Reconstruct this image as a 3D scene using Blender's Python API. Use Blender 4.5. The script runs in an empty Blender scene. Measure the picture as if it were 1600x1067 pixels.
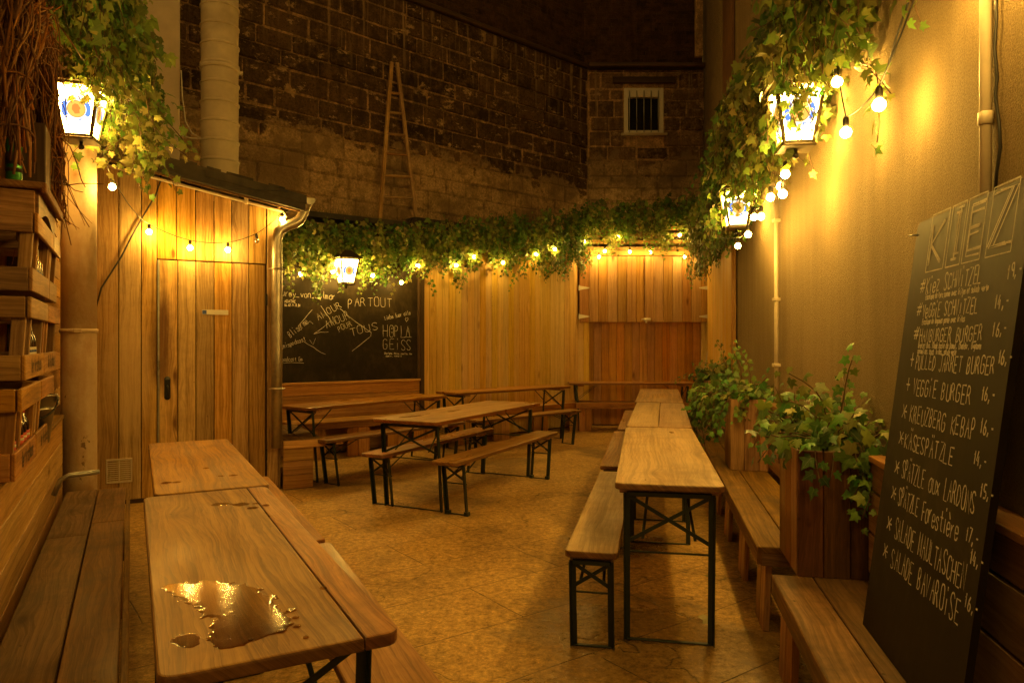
import bpy, math, random
import numpy as np
from mathutils import Vector, Matrix
random.seed(7); rng = np.random.default_rng(7)
sc = bpy.context.scene; COL = sc.collection

# ------------------------------------------------------------------ camera, sky, exposure
EYE = 1.43; FPX = 1109.0                        # eye height in metres, focal length in photo pixels
cd = bpy.data.cameras.new('camera'); cam = bpy.data.objects.new('camera', cd); COL.objects.link(cam)
cam.location = (0, 0, EYE); cam.rotation_euler = (math.radians(90), 0, 0)
cd.sensor_width = 36; cd.lens = 36 * FPX / 1600; cd.clip_start = .05; cd.clip_end = 300
sc.camera = cam
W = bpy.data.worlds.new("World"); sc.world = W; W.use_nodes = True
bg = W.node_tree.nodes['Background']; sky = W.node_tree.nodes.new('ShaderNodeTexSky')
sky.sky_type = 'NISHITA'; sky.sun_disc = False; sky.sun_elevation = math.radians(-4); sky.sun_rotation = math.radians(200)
warm_fill = W.node_tree.nodes.new('ShaderNodeMix'); warm_fill.data_type = 'RGBA'; warm_fill.inputs[0].default_value = .85
warm_fill.inputs[7].default_value = (1.0, .54, .10, 1)                       # even warm fill mixed into the sky, added to lift the shadows
W.node_tree.links.new(sky.outputs[0], warm_fill.inputs[6]); W.node_tree.links.new(warm_fill.outputs[2], bg.inputs[0]); bg.inputs[1].default_value = 0.115
sc.view_settings.view_transform = 'Standard'; sc.view_settings.look = 'None'
sc.view_settings.exposure = 2.1; sc.view_settings.gamma = 1.0
cy = sc.cycles
cy.use_denoising = True; cy.denoiser = 'OPENIMAGEDENOISE'; cy.denoising_input_passes = 'RGB_ALBEDO_NORMAL'; cy.denoising_prefilter = 'NONE'; cy.use_light_tree = True; cy.max_bounces = 7; cy.diffuse_bounces = 4; cy.glossy_bounces = 3
cy.transmission_bounces = 4; cy.transparent_max_bounces = 8; cy.sample_clamp_indirect = 4.0
cy.caustics_reflective = False; cy.caustics_refractive = False
WARM = (1.0, .56, .09)                          # the lamps' colour after the photograph's white balance
LANTERN_POWER = 34.0; BULB_POWER = 104.0

# ------------------------------------------------------------------ node materials
def newmat(name):
    m = bpy.data.materials.new(name); m.use_nodes = True
    nt = m.node_tree; nt.nodes.clear()
    return m, nt
def nd(nt, t, ins=None, **props):
    n = nt.nodes.new(t)
    for k, v in props.items(): setattr(n, k, v)
    for k, v in (ins or {}).items():
        s = n.inputs[k]
        if isinstance(v, bpy.types.NodeSocket): nt.links.new(v, s)
        else: s.default_value = v
    return n
def c4(c): return (c[0], c[1], c[2], 1)
def ramp(nt, fac, stops):
    n = nd(nt, 'ShaderNodeValToRGB', {'Fac': fac}); e = n.color_ramp.elements
    while len(e) < len(stops): e.new(0.5)
    for i, (p, c) in enumerate(stops):
        e[i].position = p; e[i].color = c4(c) if not isinstance(c, (int, float)) else (c, c, c, 1)
    return n.outputs[0]
def math_(nt, op, a, b=0.0, clamp=False):
    return nd(nt, 'ShaderNodeMath', {0: a, 1: b}, operation=op, use_clamp=clamp).outputs[0]
def mixc(nt, fac, a, b, mode='MIX'):
    n = nt.nodes.new('ShaderNodeMix'); n.data_type = 'RGBA'; n.blend_type = mode
    for i, v in ((0, fac), (6, a), (7, b)):
        if isinstance(v, bpy.types.NodeSocket): nt.links.new(v, n.inputs[i])
        else: n.inputs[i].default_value = v if i == 0 else c4(v)
    return n.outputs[2]
def noise(nt, vec, scale, detail=4, rough=.55, dist=0.0, four=None):
    n = nd(nt, 'ShaderNodeTexNoise', {'Vector': vec, 'Scale': scale, 'Detail': detail, 'Roughness': rough, 'Distortion': dist})
    return n.outputs['Fac']
def mapping(nt, vec, scale=(1, 1, 1), rot=(0, 0, 0), loc=(0, 0, 0)):
    return nd(nt, 'ShaderNodeMapping', {'Vector': vec, 'Scale': scale, 'Rotation': rot, 'Location': loc}).outputs[0]
def bump(nt, h, strength, dist=.01, normal=None):
    ins = {'Height': h, 'Strength': strength, 'Distance': dist}
    if normal is not None: ins['Normal'] = normal
    return nd(nt, 'ShaderNodeBump', ins).outputs[0]
def finish(nt, bsdf):
    nd(nt, 'ShaderNodeOutputMaterial', {'Surface': bsdf})
def pbsdf(nt, **k):
    m = {'Base Color': k.get('col'), 'Roughness': k.get('rough', .6), 'Metallic': k.get('metal', 0.0)}
    if 'normal' in k: m['Normal'] = k['normal']
    if 'spec' in k: m['Specular IOR Level'] = k['spec']
    if not isinstance(m['Base Color'], bpy.types.NodeSocket): m['Base Color'] = c4(m['Base Color'])
    return nd(nt, 'ShaderNodeBsdfPrincipled', m).outputs[0]

def wood(name, dark, mid, light, rough=.55, spread=.35, knots=.5, grime=.35, coat=0.0, grimecol=(.05, .03, .015), bumpk=.25, scale=1.0, figure=.45, extra=None):
    m, nt = newmat(name)
    uv = nd(nt, 'ShaderNodeUVMap').outputs[0]
    r = nd(nt, 'ShaderNodeAttribute', attribute_name='rnd').outputs['Fac']
    off = nd(nt, 'ShaderNodeCombineXYZ', {'Z': math_(nt, 'MULTIPLY', r, 57.0)}).outputs[0]
    v = nd(nt, 'ShaderNodeVectorMath', {0: uv, 1: off}, operation='ADD').outputs[0]
    vk = nd(nt, 'ShaderNodeTexVoronoi', {'Vector': mapping(nt, v, (1.7, 5.0, 1)), 'Scale': 1.0 * scale, 'Randomness': 1.0})
    has = math_(nt, 'GREATER_THAN', nd(nt, 'ShaderNodeSeparateColor', {0: vk.outputs['Color']}).outputs[0], .45)
    near = math_(nt, 'MULTIPLY', ramp(nt, vk.outputs['Distance'], [(.0, 1), (.30, 0)]), has)
    wob = nd(nt, 'ShaderNodeTexNoise', {'Vector': mapping(nt, v, (1.6, 7, 1)), 'Scale': 1.0 * scale, 'Detail': 1.0})
    wv = nd(nt, 'ShaderNodeVectorMath', {0: v, 1: nd(nt, 'ShaderNodeVectorMath', {0: wob.outputs['Color'], 'Scale': .07}, operation='SCALE').outputs[0]}, operation='ADD').outputs[0]
    wv = nd(nt, 'ShaderNodeVectorMath', {0: wv, 1: nd(nt, 'ShaderNodeCombineXYZ', {'Y': math_(nt, 'MULTIPLY', near, .035)}).outputs[0]}, operation='ADD').outputs[0]
    rings = noise(nt, mapping(nt, wv, (.8, 30, 1)), 1.0 * scale, 3, .6)
    fine = noise(nt, mapping(nt, wv, (6, 260, 1)), 1.0 * scale, 3, .65)
    wave = nd(nt, 'ShaderNodeTexWave', {'Vector': mapping(nt, wv, (.45, 1.0, .31)), 'Scale': 13.0 * scale, 'Distortion': 7.0, 'Detail': 2.0, 'Detail Scale': .9, 'Detail Roughness': .5}, wave_type='BANDS', bands_direction='Y', wave_profile='SAW').outputs['Fac']
    big = noise(nt, mapping(nt, v, (.8, 2.2, 1)), 1.3, 3)
    f = math_(nt, 'ADD', math_(nt, 'MULTIPLY', rings, .62), math_(nt, 'MULTIPLY', fine, .38))
    f = math_(nt, 'ADD', f, math_(nt, 'MULTIPLY', math_(nt, 'SUBTRACT', .5, wave), .22 * figure))
    col = ramp(nt, f, [(.30, tuple(x * .62 for x in dark)), (.43, dark), (.53, mid), (.66, light)])
    kn = math_(nt, 'MULTIPLY', ramp(nt, vk.outputs['Distance'], [(.05, 1), (.085, .55), (.16, 0)]), has)
    kn = math_(nt, 'MULTIPLY', kn, min(1, knots * 1.25))
    col = mixc(nt, kn, col, (dark[0] * .40, dark[1] * .30, dark[2] * .22))
    tone = nd(nt, 'ShaderNodeMapRange', {'Value': r, 'To Min': 1 - spread, 'To Max': 1 + spread * .6}).outputs[0]
    hs = nd(nt, 'ShaderNodeHueSaturation', {'Hue': nd(nt, 'ShaderNodeMapRange', {'Value': math_(nt, 'FRACT', math_(nt, 'MULTIPLY', r, 7.3)), 'To Min': .49, 'To Max': .509}).outputs[0],
            'Saturation': nd(nt, 'ShaderNodeMapRange', {'Value': math_(nt, 'FRACT', math_(nt, 'MULTIPLY', r, 13.7)), 'To Min': .85, 'To Max': 1.15}).outputs[0], 'Value': tone, 'Color': col}).outputs[0]
    oc = nd(nt, 'ShaderNodeTexCoord').outputs['Object']
    g1 = noise(nt, oc, 1.7, 6, .68); g2 = noise(nt, mapping(nt, oc, (1, 1, 1), loc=(3, 7, 1)), 8.0, 5, .72)
    gr = ramp(nt, math_(nt, 'ADD', math_(nt, 'MULTIPLY', g1, .6), math_(nt, 'MULTIPLY', g2, .4)), [(.46, 0), (.62, 1)])
    col = mixc(nt, math_(nt, 'MULTIPLY', gr, grime), hs, grimecol)
    if extra: col = extra(nt, oc, col)
    # dents, nail heads, little marks
    dv = nd(nt, 'ShaderNodeTexVoronoi', {'Vector': mapping(nt, uv, (9, 14, 1)), 'Scale': 1.0})
    dent = math_(nt, 'MULTIPLY', ramp(nt, dv.outputs['Distance'], [(.05, 1), (.09, 0)]), math_(nt, 'GREATER_THAN', nd(nt, 'ShaderNodeSeparateColor', {0: dv.outputs['Color']}).outputs[1], .80))
    col = mixc(nt, math_(nt, 'MULTIPLY', dent, .35 + grime * .8, True), col, tuple(x * .25 for x in dark))
    rg = nd(nt, 'ShaderNodeMapRange', {'Value': big, 'From Min': .3, 'From Max': .7, 'To Min': max(.1, rough - .16), 'To Max': rough + .16}).outputs[0]
    h = math_(nt, 'SUBTRACT', f, math_(nt, 'ADD', math_(nt, 'MULTIPLY', kn, .3), math_(nt, 'MULTIPLY', dent, .5)))
    finish(nt, pbsdf(nt, col=col, rough=rg, normal=bump(nt, h, bumpk * 1.5, .005), spec=.35 + coat))
    return m

def plain(name, col, rough=.5, metal=0.0, var=.25, scale=30, bumpk=.05, dirt=None, spec=.5):
    m, nt = newmat(name)
    oc = nd(nt, 'ShaderNodeTexCoord').outputs['Object']
    n = noise(nt, oc, scale, 5, .6); n2 = noise(nt, oc, scale * .15, 4, .6)
    a = tuple(x * (1 - var) for x in col); b = tuple(min(1, x * (1 + var)) for x in col)
    c = ramp(nt, math_(nt, 'ADD', math_(nt, 'MULTIPLY', n, .5), math_(nt, 'MULTIPLY', n2, .5)), [(.35, a), (.65, b)])
    if dirt:
        c = mixc(nt, ramp(nt, n2, [(.52, 0), (.66, .8)]), c, dirt)
    rr = nd(nt, 'ShaderNodeMapRange', {'Value': n2, 'From Min': .3, 'From Max': .7, 'To Min': max(.05, rough - .1), 'To Max': min(1, rough + .1)}).outputs[0]
    finish(nt, pbsdf(nt, col=c, rough=rr, metal=metal, normal=bump(nt, n, bumpk * 4, .003), spec=spec))
    return m

def emit(name, col, power, seen=None):
    m, nt = newmat(name)
    finish(nt, nd(nt, 'ShaderNodeEmission', {'Color': c4(col), 'Strength': power}).outputs[0])
    return m

M = {}
M['pine_wall'] = wood('pine boards', (.60, .385, .105), (.70, .47, .14), (.75, .53, .18), .5, .08, .6, .10)
M['shed_wood'] = wood('shed boards', (.34, .175, .05), (.50, .285, .095), (.60, .37, .145), .5, .42, .95, .38, figure=.8)
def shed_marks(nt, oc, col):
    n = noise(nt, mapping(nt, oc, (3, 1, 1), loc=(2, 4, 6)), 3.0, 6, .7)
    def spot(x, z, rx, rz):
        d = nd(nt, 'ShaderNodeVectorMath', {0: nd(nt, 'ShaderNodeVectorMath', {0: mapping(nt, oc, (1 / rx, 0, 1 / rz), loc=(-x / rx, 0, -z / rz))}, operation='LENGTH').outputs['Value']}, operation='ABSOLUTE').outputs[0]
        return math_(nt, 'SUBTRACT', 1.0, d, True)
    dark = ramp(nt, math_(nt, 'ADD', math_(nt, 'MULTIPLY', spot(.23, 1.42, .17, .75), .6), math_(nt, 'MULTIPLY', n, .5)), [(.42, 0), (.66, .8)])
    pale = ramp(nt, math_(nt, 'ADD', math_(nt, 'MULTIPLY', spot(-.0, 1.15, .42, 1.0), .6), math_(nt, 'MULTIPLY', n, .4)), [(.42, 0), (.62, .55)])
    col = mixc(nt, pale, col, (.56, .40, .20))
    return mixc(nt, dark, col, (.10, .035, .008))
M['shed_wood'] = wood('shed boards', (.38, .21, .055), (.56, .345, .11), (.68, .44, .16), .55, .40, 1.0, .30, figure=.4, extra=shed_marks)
M['hatch_wood'] = wood('hatch boards', (.34, .18, .075), (.45, .255, .11), (.52, .31, .145), .5, .20, .9, .15)
M['red_pine'] = wood('reddish varnished boards', (.46, .21, .045), (.58, .29, .07), (.66, .36, .10), .5, .2, .7, .25)
M['left_wood'] = wood('left wall boards', (.40, .20, .05), (.52, .28, .08), (.60, .35, .115), .55, .28, .8, .22)
M['old_plank'] = wood('weathered bench planks', (.15, .078, .022), (.225, .12, .036), (.31, .175, .058), .6, .35, .8, .6)
M['table_varnish'] = wood('varnished table tops', (.30, .125, .012), (.46, .205, .022), (.57, .28, .038), .5, .2, .45, .40, .15, (.12, .048, .012), bumpk=.12, figure=.45)
M['edge_varnish'] = wood('dark varnished table edges', (.16, .062, .014), (.22, .088, .020), (.28, .12, .03), .35, .2, .2, .4, .15)
M['table_worn'] = wood('worn table tops', (.37, .215, .088), (.49, .30, .135), (.60, .39, .19), .4, .2, .45, .6, .15, (.17, .085, .028), bumpk=.15, figure=.5)
M['bench_orange'] = wood('orange varnished benches', (.33, .145, .034), (.43, .20, .052), (.51, .255, .078), .35, .2, .4, .3, .15, bumpk=.12, figure=.7)
M['planter_wood'] = wood('planter boards', (.30, .145, .05), (.40, .205, .075), (.48, .26, .10), .5, .3, .8, .3)
M['planter_dark'] = wood('dark stained planter boards', (.085, .030, .008), (.125, .046, .012), (.165, .066, .019), .5, .3, .8, .45)
M['crate_wood'] = wood('crate boards', (.34, .16, .045), (.47, .24, .07), (.56, .31, .11), .6, .45, .6, .4)
M['dark_wood'] = wood('dark old boards', (.05, .028, .012), (.08, .043, .018), (.11, .062, .027), .6, .3, .5, .4)
M['bark'] = wood('twigs', (.20, .075, .02), (.34, .14, .036), (.44, .20, .06), .7, .6, .2, .4)
M['ladder_wood'] = wood('ladder rails', (.32, .18, .075), (.48, .29, .13), (.60, .40, .20), .7, .3, .3, .5)
M['metal_green'] = plain('dark green painted steel', (.012, .022, .018), .4, .0, .3, 60)
M['black_metal'] = plain('black painted metal', (.012, .011, .010), .4, .2, .3, 60)
M['bronze'] = plain('lantern frame', (.055, .038, .018), .4, .6, .3, 50)
M['zinc'] = plain('zinc sheet', (.44, .41, .36), .36, .9, .22, 14, .05, (.16, .13, .10))
M['steel'] = plain('galvanised steel', (.42, .42, .40), .35, .9, .2, 25)
M['white_paint'] = plain('white painted metal', (.72, .68, .60), .4, 0, .1, 40)
M['cream_pipe'] = plain('painted pipe', (.55, .46, .34), .45, 0, .12, 20)
M['flue_metal'] = plain('weathered flue', (.60, .51, .36), .55, .1, .16, 9, .05, (.33, .26, .17))
M['rubber'] = plain('black rubber', (.012, .012, .012), .7, 0, .3, 40)
M['cable_black'] = plain('black cable', (.014, .012, .010), .5, 0, .2, 60)
M['cable_white'] = plain('white cable', (.6, .55, .45), .5, 0, .1, 60)
M['tar'] = plain('tarred roofing', (.045, .038, .028), .75, 0, .5, 12, .3, (.10, .08, .05))
M['soil'] = plain('soil', (.04, .025, .015), .9, 0, .5, 50, .5)
M['chalk'] = plain('chalk', (.62, .58, .50), .9, 0, .25, 300)
def mat_chalk():
    m, nt = newmat('chalk strokes')
    oc = nd(nt, 'ShaderNodeTexCoord').outputs['Object']
    n = noise(nt, oc, 260, 3, .7); n2 = noise(nt, oc, 22, 4, .6)
    a = ramp(nt, math_(nt, 'ADD', math_(nt, 'MULTIPLY', n, .6), math_(nt, 'MULTIPLY', n2, .4)), [(.38, .40), (.50, 1.0)])
    finish(nt, nd(nt, 'ShaderNodeMixShader', {0: a, 1: nd(nt, 'ShaderNodeBsdfTransparent').outputs[0], 2: nd(nt, 'ShaderNodeBsdfDiffuse', {'Color': (.66, .62, .54, 1)}).outputs[0]}).outputs[0]); return m
M['chalk'] = mat_chalk()
M['ink'] = plain('printed black', (.03, .016, .008), .8, 0, .2, 60)
M['glass_dark'] = plain('window pane', (.008, .008, .010), .08, 0, .2, 5)
M['stem'] = plain('ivy stems', (.10, .055, .022), .7, 0, .35, 60)
M['bottle_glass'] = plain('brown bottle glass', (.012, .005, .003), .08, 0, .3, 20, .0)
M['label_red'] = plain('red paper label', (.50, .06, .03), .6, 0, .1, 80)
M['label_white'] = plain('pale paper label', (.62, .56, .42), .6, 0, .12, 80)
M['label_blue'] = plain('blue print', (.05, .09, .35), .6, 0, .1, 80)
M['can_green'] = plain('green metal can', (.05, .24, .05), .25, .5, .2, 40)
M['plastic_white'] = plain('white plastic', (.6, .56, .48), .4, 0, .08, 30)
M['old_plaster'] = plain('flaking plaster', (.50, .42, .32), .85, 0, .14, 7, .25, (.36, .24, .13))
M['grass_dry'] = plain('dry grass', (.22, .16, .06), .8, 0, .4, 40)
M['bulb'] = emit('lit bulb glass', WARM, BULB_POWER)
M['lantern_glass'] = emit('lit milk glass', WARM, LANTERN_POWER)
M['logo_blue'] = emit('backlit blue print', (.10, .20, .62), .5)
M['logo_orange'] = emit('backlit orange print', (1.0, .42, .07), .42)
M['logo_red'] = emit('backlit red print', (.80, .24, .04), .36)
M['logo_white'] = emit('backlit pale print', (1.0, .80, .45), .7)
M['logo_dark'] = emit('backlit dark print', (.05, .04, .05), .2)

def mat_unlit():
    m, nt = newmat('unlit bulb glass')
    finish(nt, nd(nt, 'ShaderNodeBsdfPrincipled', {'Base Color': (.8, .75, .65, 1), 'Roughness': .1, 'Transmission Weight': .8}).outputs[0]); return m
M['bulb_off'] = mat_unlit()

def mat_leaf():
    m, nt = newmat('ivy leaves')
    r = nd(nt, 'ShaderNodeAttribute', attribute_name='rnd').outputs['Fac']
    s = nd(nt, 'ShaderNodeAttribute', attribute_name='strand').outputs['Fac']
    a = ramp(nt, s, [(0, (.028, .085, .014)), (.25, (.06, .19, .025)), (.5, (.14, .22, .035)), (.75, (.24, .24, .06)), (1, (.34, .30, .11))])
    hs = nd(nt, 'ShaderNodeHueSaturation', {'Color': a, 'Hue': nd(nt, 'ShaderNodeMapRange', {'Value': r, 'To Min': .47, 'To Max': .52}).outputs[0],
        'Value': nd(nt, 'ShaderNodeMapRange', {'Value': math_(nt, 'FRACT', math_(nt, 'MULTIPLY', r, 9.1)), 'To Min': .4, 'To Max': 1.7}).outputs[0]}).outputs[0]
    uv = nd(nt, 'ShaderNodeUVMap').outputs[0]
    sx = nd(nt, 'ShaderNodeSeparateXYZ', {0: uv}); ax = math_(nt, 'ABSOLUTE', sx.outputs[0])
    vein = ramp(nt, ax, [(.0, 1), (.035, 0)])
    n = noise(nt, uv, 7, 3)
    col = mixc(nt, math_(nt, 'MULTIPLY', vein, .45), hs, (.28, .30, .11))
    col = mixc(nt, ramp(nt, n, [(.55, 0), (.75, .35)]), col, (.10, .08, .02))
    p = pbsdf(nt, col=col, rough=.42, spec=.4, normal=bump(nt, n, .3, .01))
    t = nd(nt, 'ShaderNodeBsdfTranslucent', {'Color': mixc(nt, .4, col, (.22, .26, .04))}).outputs[0]
    finish(nt, nd(nt, 'ShaderNodeMixShader', {0: .22, 1: p, 2: t}).outputs[0]); return m
M['leaf'] = mat_leaf()

def mat_floor():
    m, nt = newmat('concrete slabs')
    oc = nd(nt, 'ShaderNodeTexCoord').outputs['Object']
    w = nd(nt, 'ShaderNodeTexNoise', {'Vector': oc, 'Scale': 2.0, 'Detail': 3.0})
    wv = nd(nt, 'ShaderNodeVectorMath', {0: oc, 1: nd(nt, 'ShaderNodeVectorMath', {0: w.outputs['Color'], 'Scale': .03}, operation='SCALE').outputs[0]}, operation='ADD').outputs[0]
    v = mapping(nt, wv, rot=(0, 0, math.radians(-36)), loc=(.32, .225, 0))
    b = nd(nt, 'ShaderNodeTexBrick', {'Vector': v, 'Color1': (1, 1, 1, 1), 'Color2': (.85, .85, .85, 1), 'Mortar': (0, 0, 0, 1), 'Scale': 1.0, 'Mortar Size': .0045, 'Mortar Smooth': .5, 'Bias': 0.0, 'Brick Width': 1.62, 'Row Height': .53}, offset=.42)
    joint = b.outputs['Fac']
    agg = noise(nt, oc, 75, 5, .8); mid = noise(nt, oc, 14, 6, .7); big = noise(nt, oc, 1.1, 6, .65, .4); bl2 = noise(nt, mapping(nt, oc, loc=(5, 2, 0)), 2.6, 6, .7)
    base = ramp(nt, math_(nt, 'ADD', math_(nt, 'MULTIPLY', big, .55), math_(nt, 'MULTIPLY', mid, .45)), [(.3, (.30, .165, .045)), (.5, (.56, .34, .10)), (.66, (.68, .44, .16))])
    base = mixc(nt, .28, base, b.outputs['Color'], 'MULTIPLY')
    sp = ramp(nt, agg, [(.28, (.40, .36, .30)), (.45, (.85, .85, .85)), (.58, (1.0, 1.0, 1.0)), (.70, (1.9, 1.8, 1.6))])
    base = mixc(nt, 1.0, base, sp, 'MULTIPLY')
    base = mixc(nt, ramp(nt, bl2, [(.52, 0), (.70, .5)]), base, (.11, .062, .022))
    fl_ = nd(nt, 'ShaderNodeTexVoronoi', {'Vector': oc, 'Scale': 7.0})
    flv = math_(nt, 'MULTIPLY', ramp(nt, math_(nt, 'ADD', fl_.outputs['Distance'], math_(nt, 'MULTIPLY', mid, .12)), [(.10, 1), (.125, 0)]), math_(nt, 'GREATER_THAN', nd(nt, 'ShaderNodeSeparateColor', {0: fl_.outputs['Color']}).outputs[2], .93))
    base = mixc(nt, math_(nt, 'MULTIPLY', flv, .8), base, (.62, .56, .44))
    st2 = noise(nt, mapping(nt, oc, loc=(11, 3, 0)), .55, 7, .62, .8)
    base = mixc(nt, ramp(nt, st2, [(.50, 0), (.64, .62)]), base, (.085, .048, .016))
    rust = ramp(nt, noise(nt, mapping(nt, oc, loc=(1.3, 4.4, 0)), .9, 5, .6), [(.62, 0), (.74, .6)])
    base = mixc(nt, rust, base, (.24, .085, .025))
    grit = noise(nt, oc, 28, 5, .78)
    base = mixc(nt, 1.0, base, ramp(nt, grit, [(.34, (.55, .52, .46)), (.5, (1, 1, 1)), (.66, (1.35, 1.35, 1.3))]), 'MULTIPLY')
    crack = nd(nt, 'ShaderNodeTexVoronoi', {'Vector': mapping(nt, nd(nt, 'ShaderNodeVectorMath', {0: oc, 1: nd(nt, 'ShaderNodeVectorMath', {0: w.outputs['Color'], 'Scale': .6}, operation='SCALE').outputs[0]}, operation='ADD').outputs[0]), 'Scale': .9}, feature='DISTANCE_TO_EDGE')
    ck = math_(nt, 'MULTIPLY', ramp(nt, crack.outputs['Distance'], [(.0, 1), (.006, 0)]), ramp(nt, bl2, [(.42, 0), (.55, .8)]))
    jv = math_(nt, 'MULTIPLY', joint, ramp(nt, mid, [(.40, .08), (.56, 1)]))
    base = mixc(nt, math_(nt, 'MAXIMUM', math_(nt, 'MULTIPLY', jv, .85), math_(nt, 'MULTIPLY', ck, .8)), base, (.022, .014, .008))
    # wet patches
    sep = nd(nt, 'ShaderNodeSeparateXYZ', {0: oc})
    def spot(x, y, r):
        d = nd(nt, 'ShaderNodeVectorMath', {0: oc, 1: (x, y, 0)}, operation='DISTANCE').outputs['Value']
        return math_(nt, 'SUBTRACT', 1.0, math_(nt, 'DIVIDE', d, r), True)
    wet = math_(nt, 'ADD', math_(nt, 'ADD', spot(.55, 3.45, .75), spot(1.0, 3.2, .5)), math_(nt, 'ADD', spot(.2, 2.6, .6), spot(.75, 5.0, .6)))
    wet = ramp(nt, math_(nt, 'ADD', math_(nt, 'MULTIPLY', wet, .6), math_(nt, 'MULTIPLY', bl2, .6)), [(.42, 0), (.62, 1)])
    base = mixc(nt, math_(nt, 'MULTIPLY', wet, .55), base, (.05, .033, .018))
    rgh = nd(nt, 'ShaderNodeMapRange', {'Value': wet, 'To Min': .62, 'To Max': .16}).outputs[0]
    h = math_(nt, 'ADD', math_(nt, 'MULTIPLY', agg, .5), math_(nt, 'ADD', math_(nt, 'MULTIPLY', mid, .6), math_(nt, 'MULTIPLY', math_(nt, 'MAXIMUM', jv, ck), -1.2)))
    finish(nt, pbsdf(nt, col=base, rough=rgh, normal=bump(nt, h, .55, .006), spec=.5)); return m
M['floor'] = mat_floor()

def mat_stucco():
    m, nt = newmat('rough plaster')
    oc = nd(nt, 'ShaderNodeTexCoord').outputs['Object']
    grain = noise(nt, oc, 150, 3, .8); mid = noise(nt, oc, 34, 4, .6); big = noise(nt, oc, .9, 5, .6)
    streak = noise(nt, mapping(nt, oc, (5, 5, .35)), 1.4, 4, .6)
    c = ramp(nt, math_(nt, 'ADD', math_(nt, 'MULTIPLY', big, .5), math_(nt, 'MULTIPLY', streak, .5)), [(.32, (.22, .157, .078)), (.5, (.275, .202, .105)), (.68, (.325, .245, .135))])
    sc_ = ramp(nt, noise(nt, mapping(nt, oc, (1, 1, .4), loc=(3, 1, 4)), 3.2, 7, .75), [(.60, 0), (.70, .35)])
    c = mixc(nt, sc_, c, (.22, .15, .08))
    c = mixc(nt, 1.0, c, ramp(nt, grain, [(.3, (.52, .50, .46)), (.6, (1.10, 1.10, 1.10))]), 'MULTIPLY')
    h = math_(nt, 'ADD', grain, math_(nt, 'MULTIPLY', mid, .7))
    finish(nt, pbsdf(nt, col=c, rough=.85, normal=bump(nt, h, .9, .008), spec=.2)); return m
M['stucco'] = mat_stucco()

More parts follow.
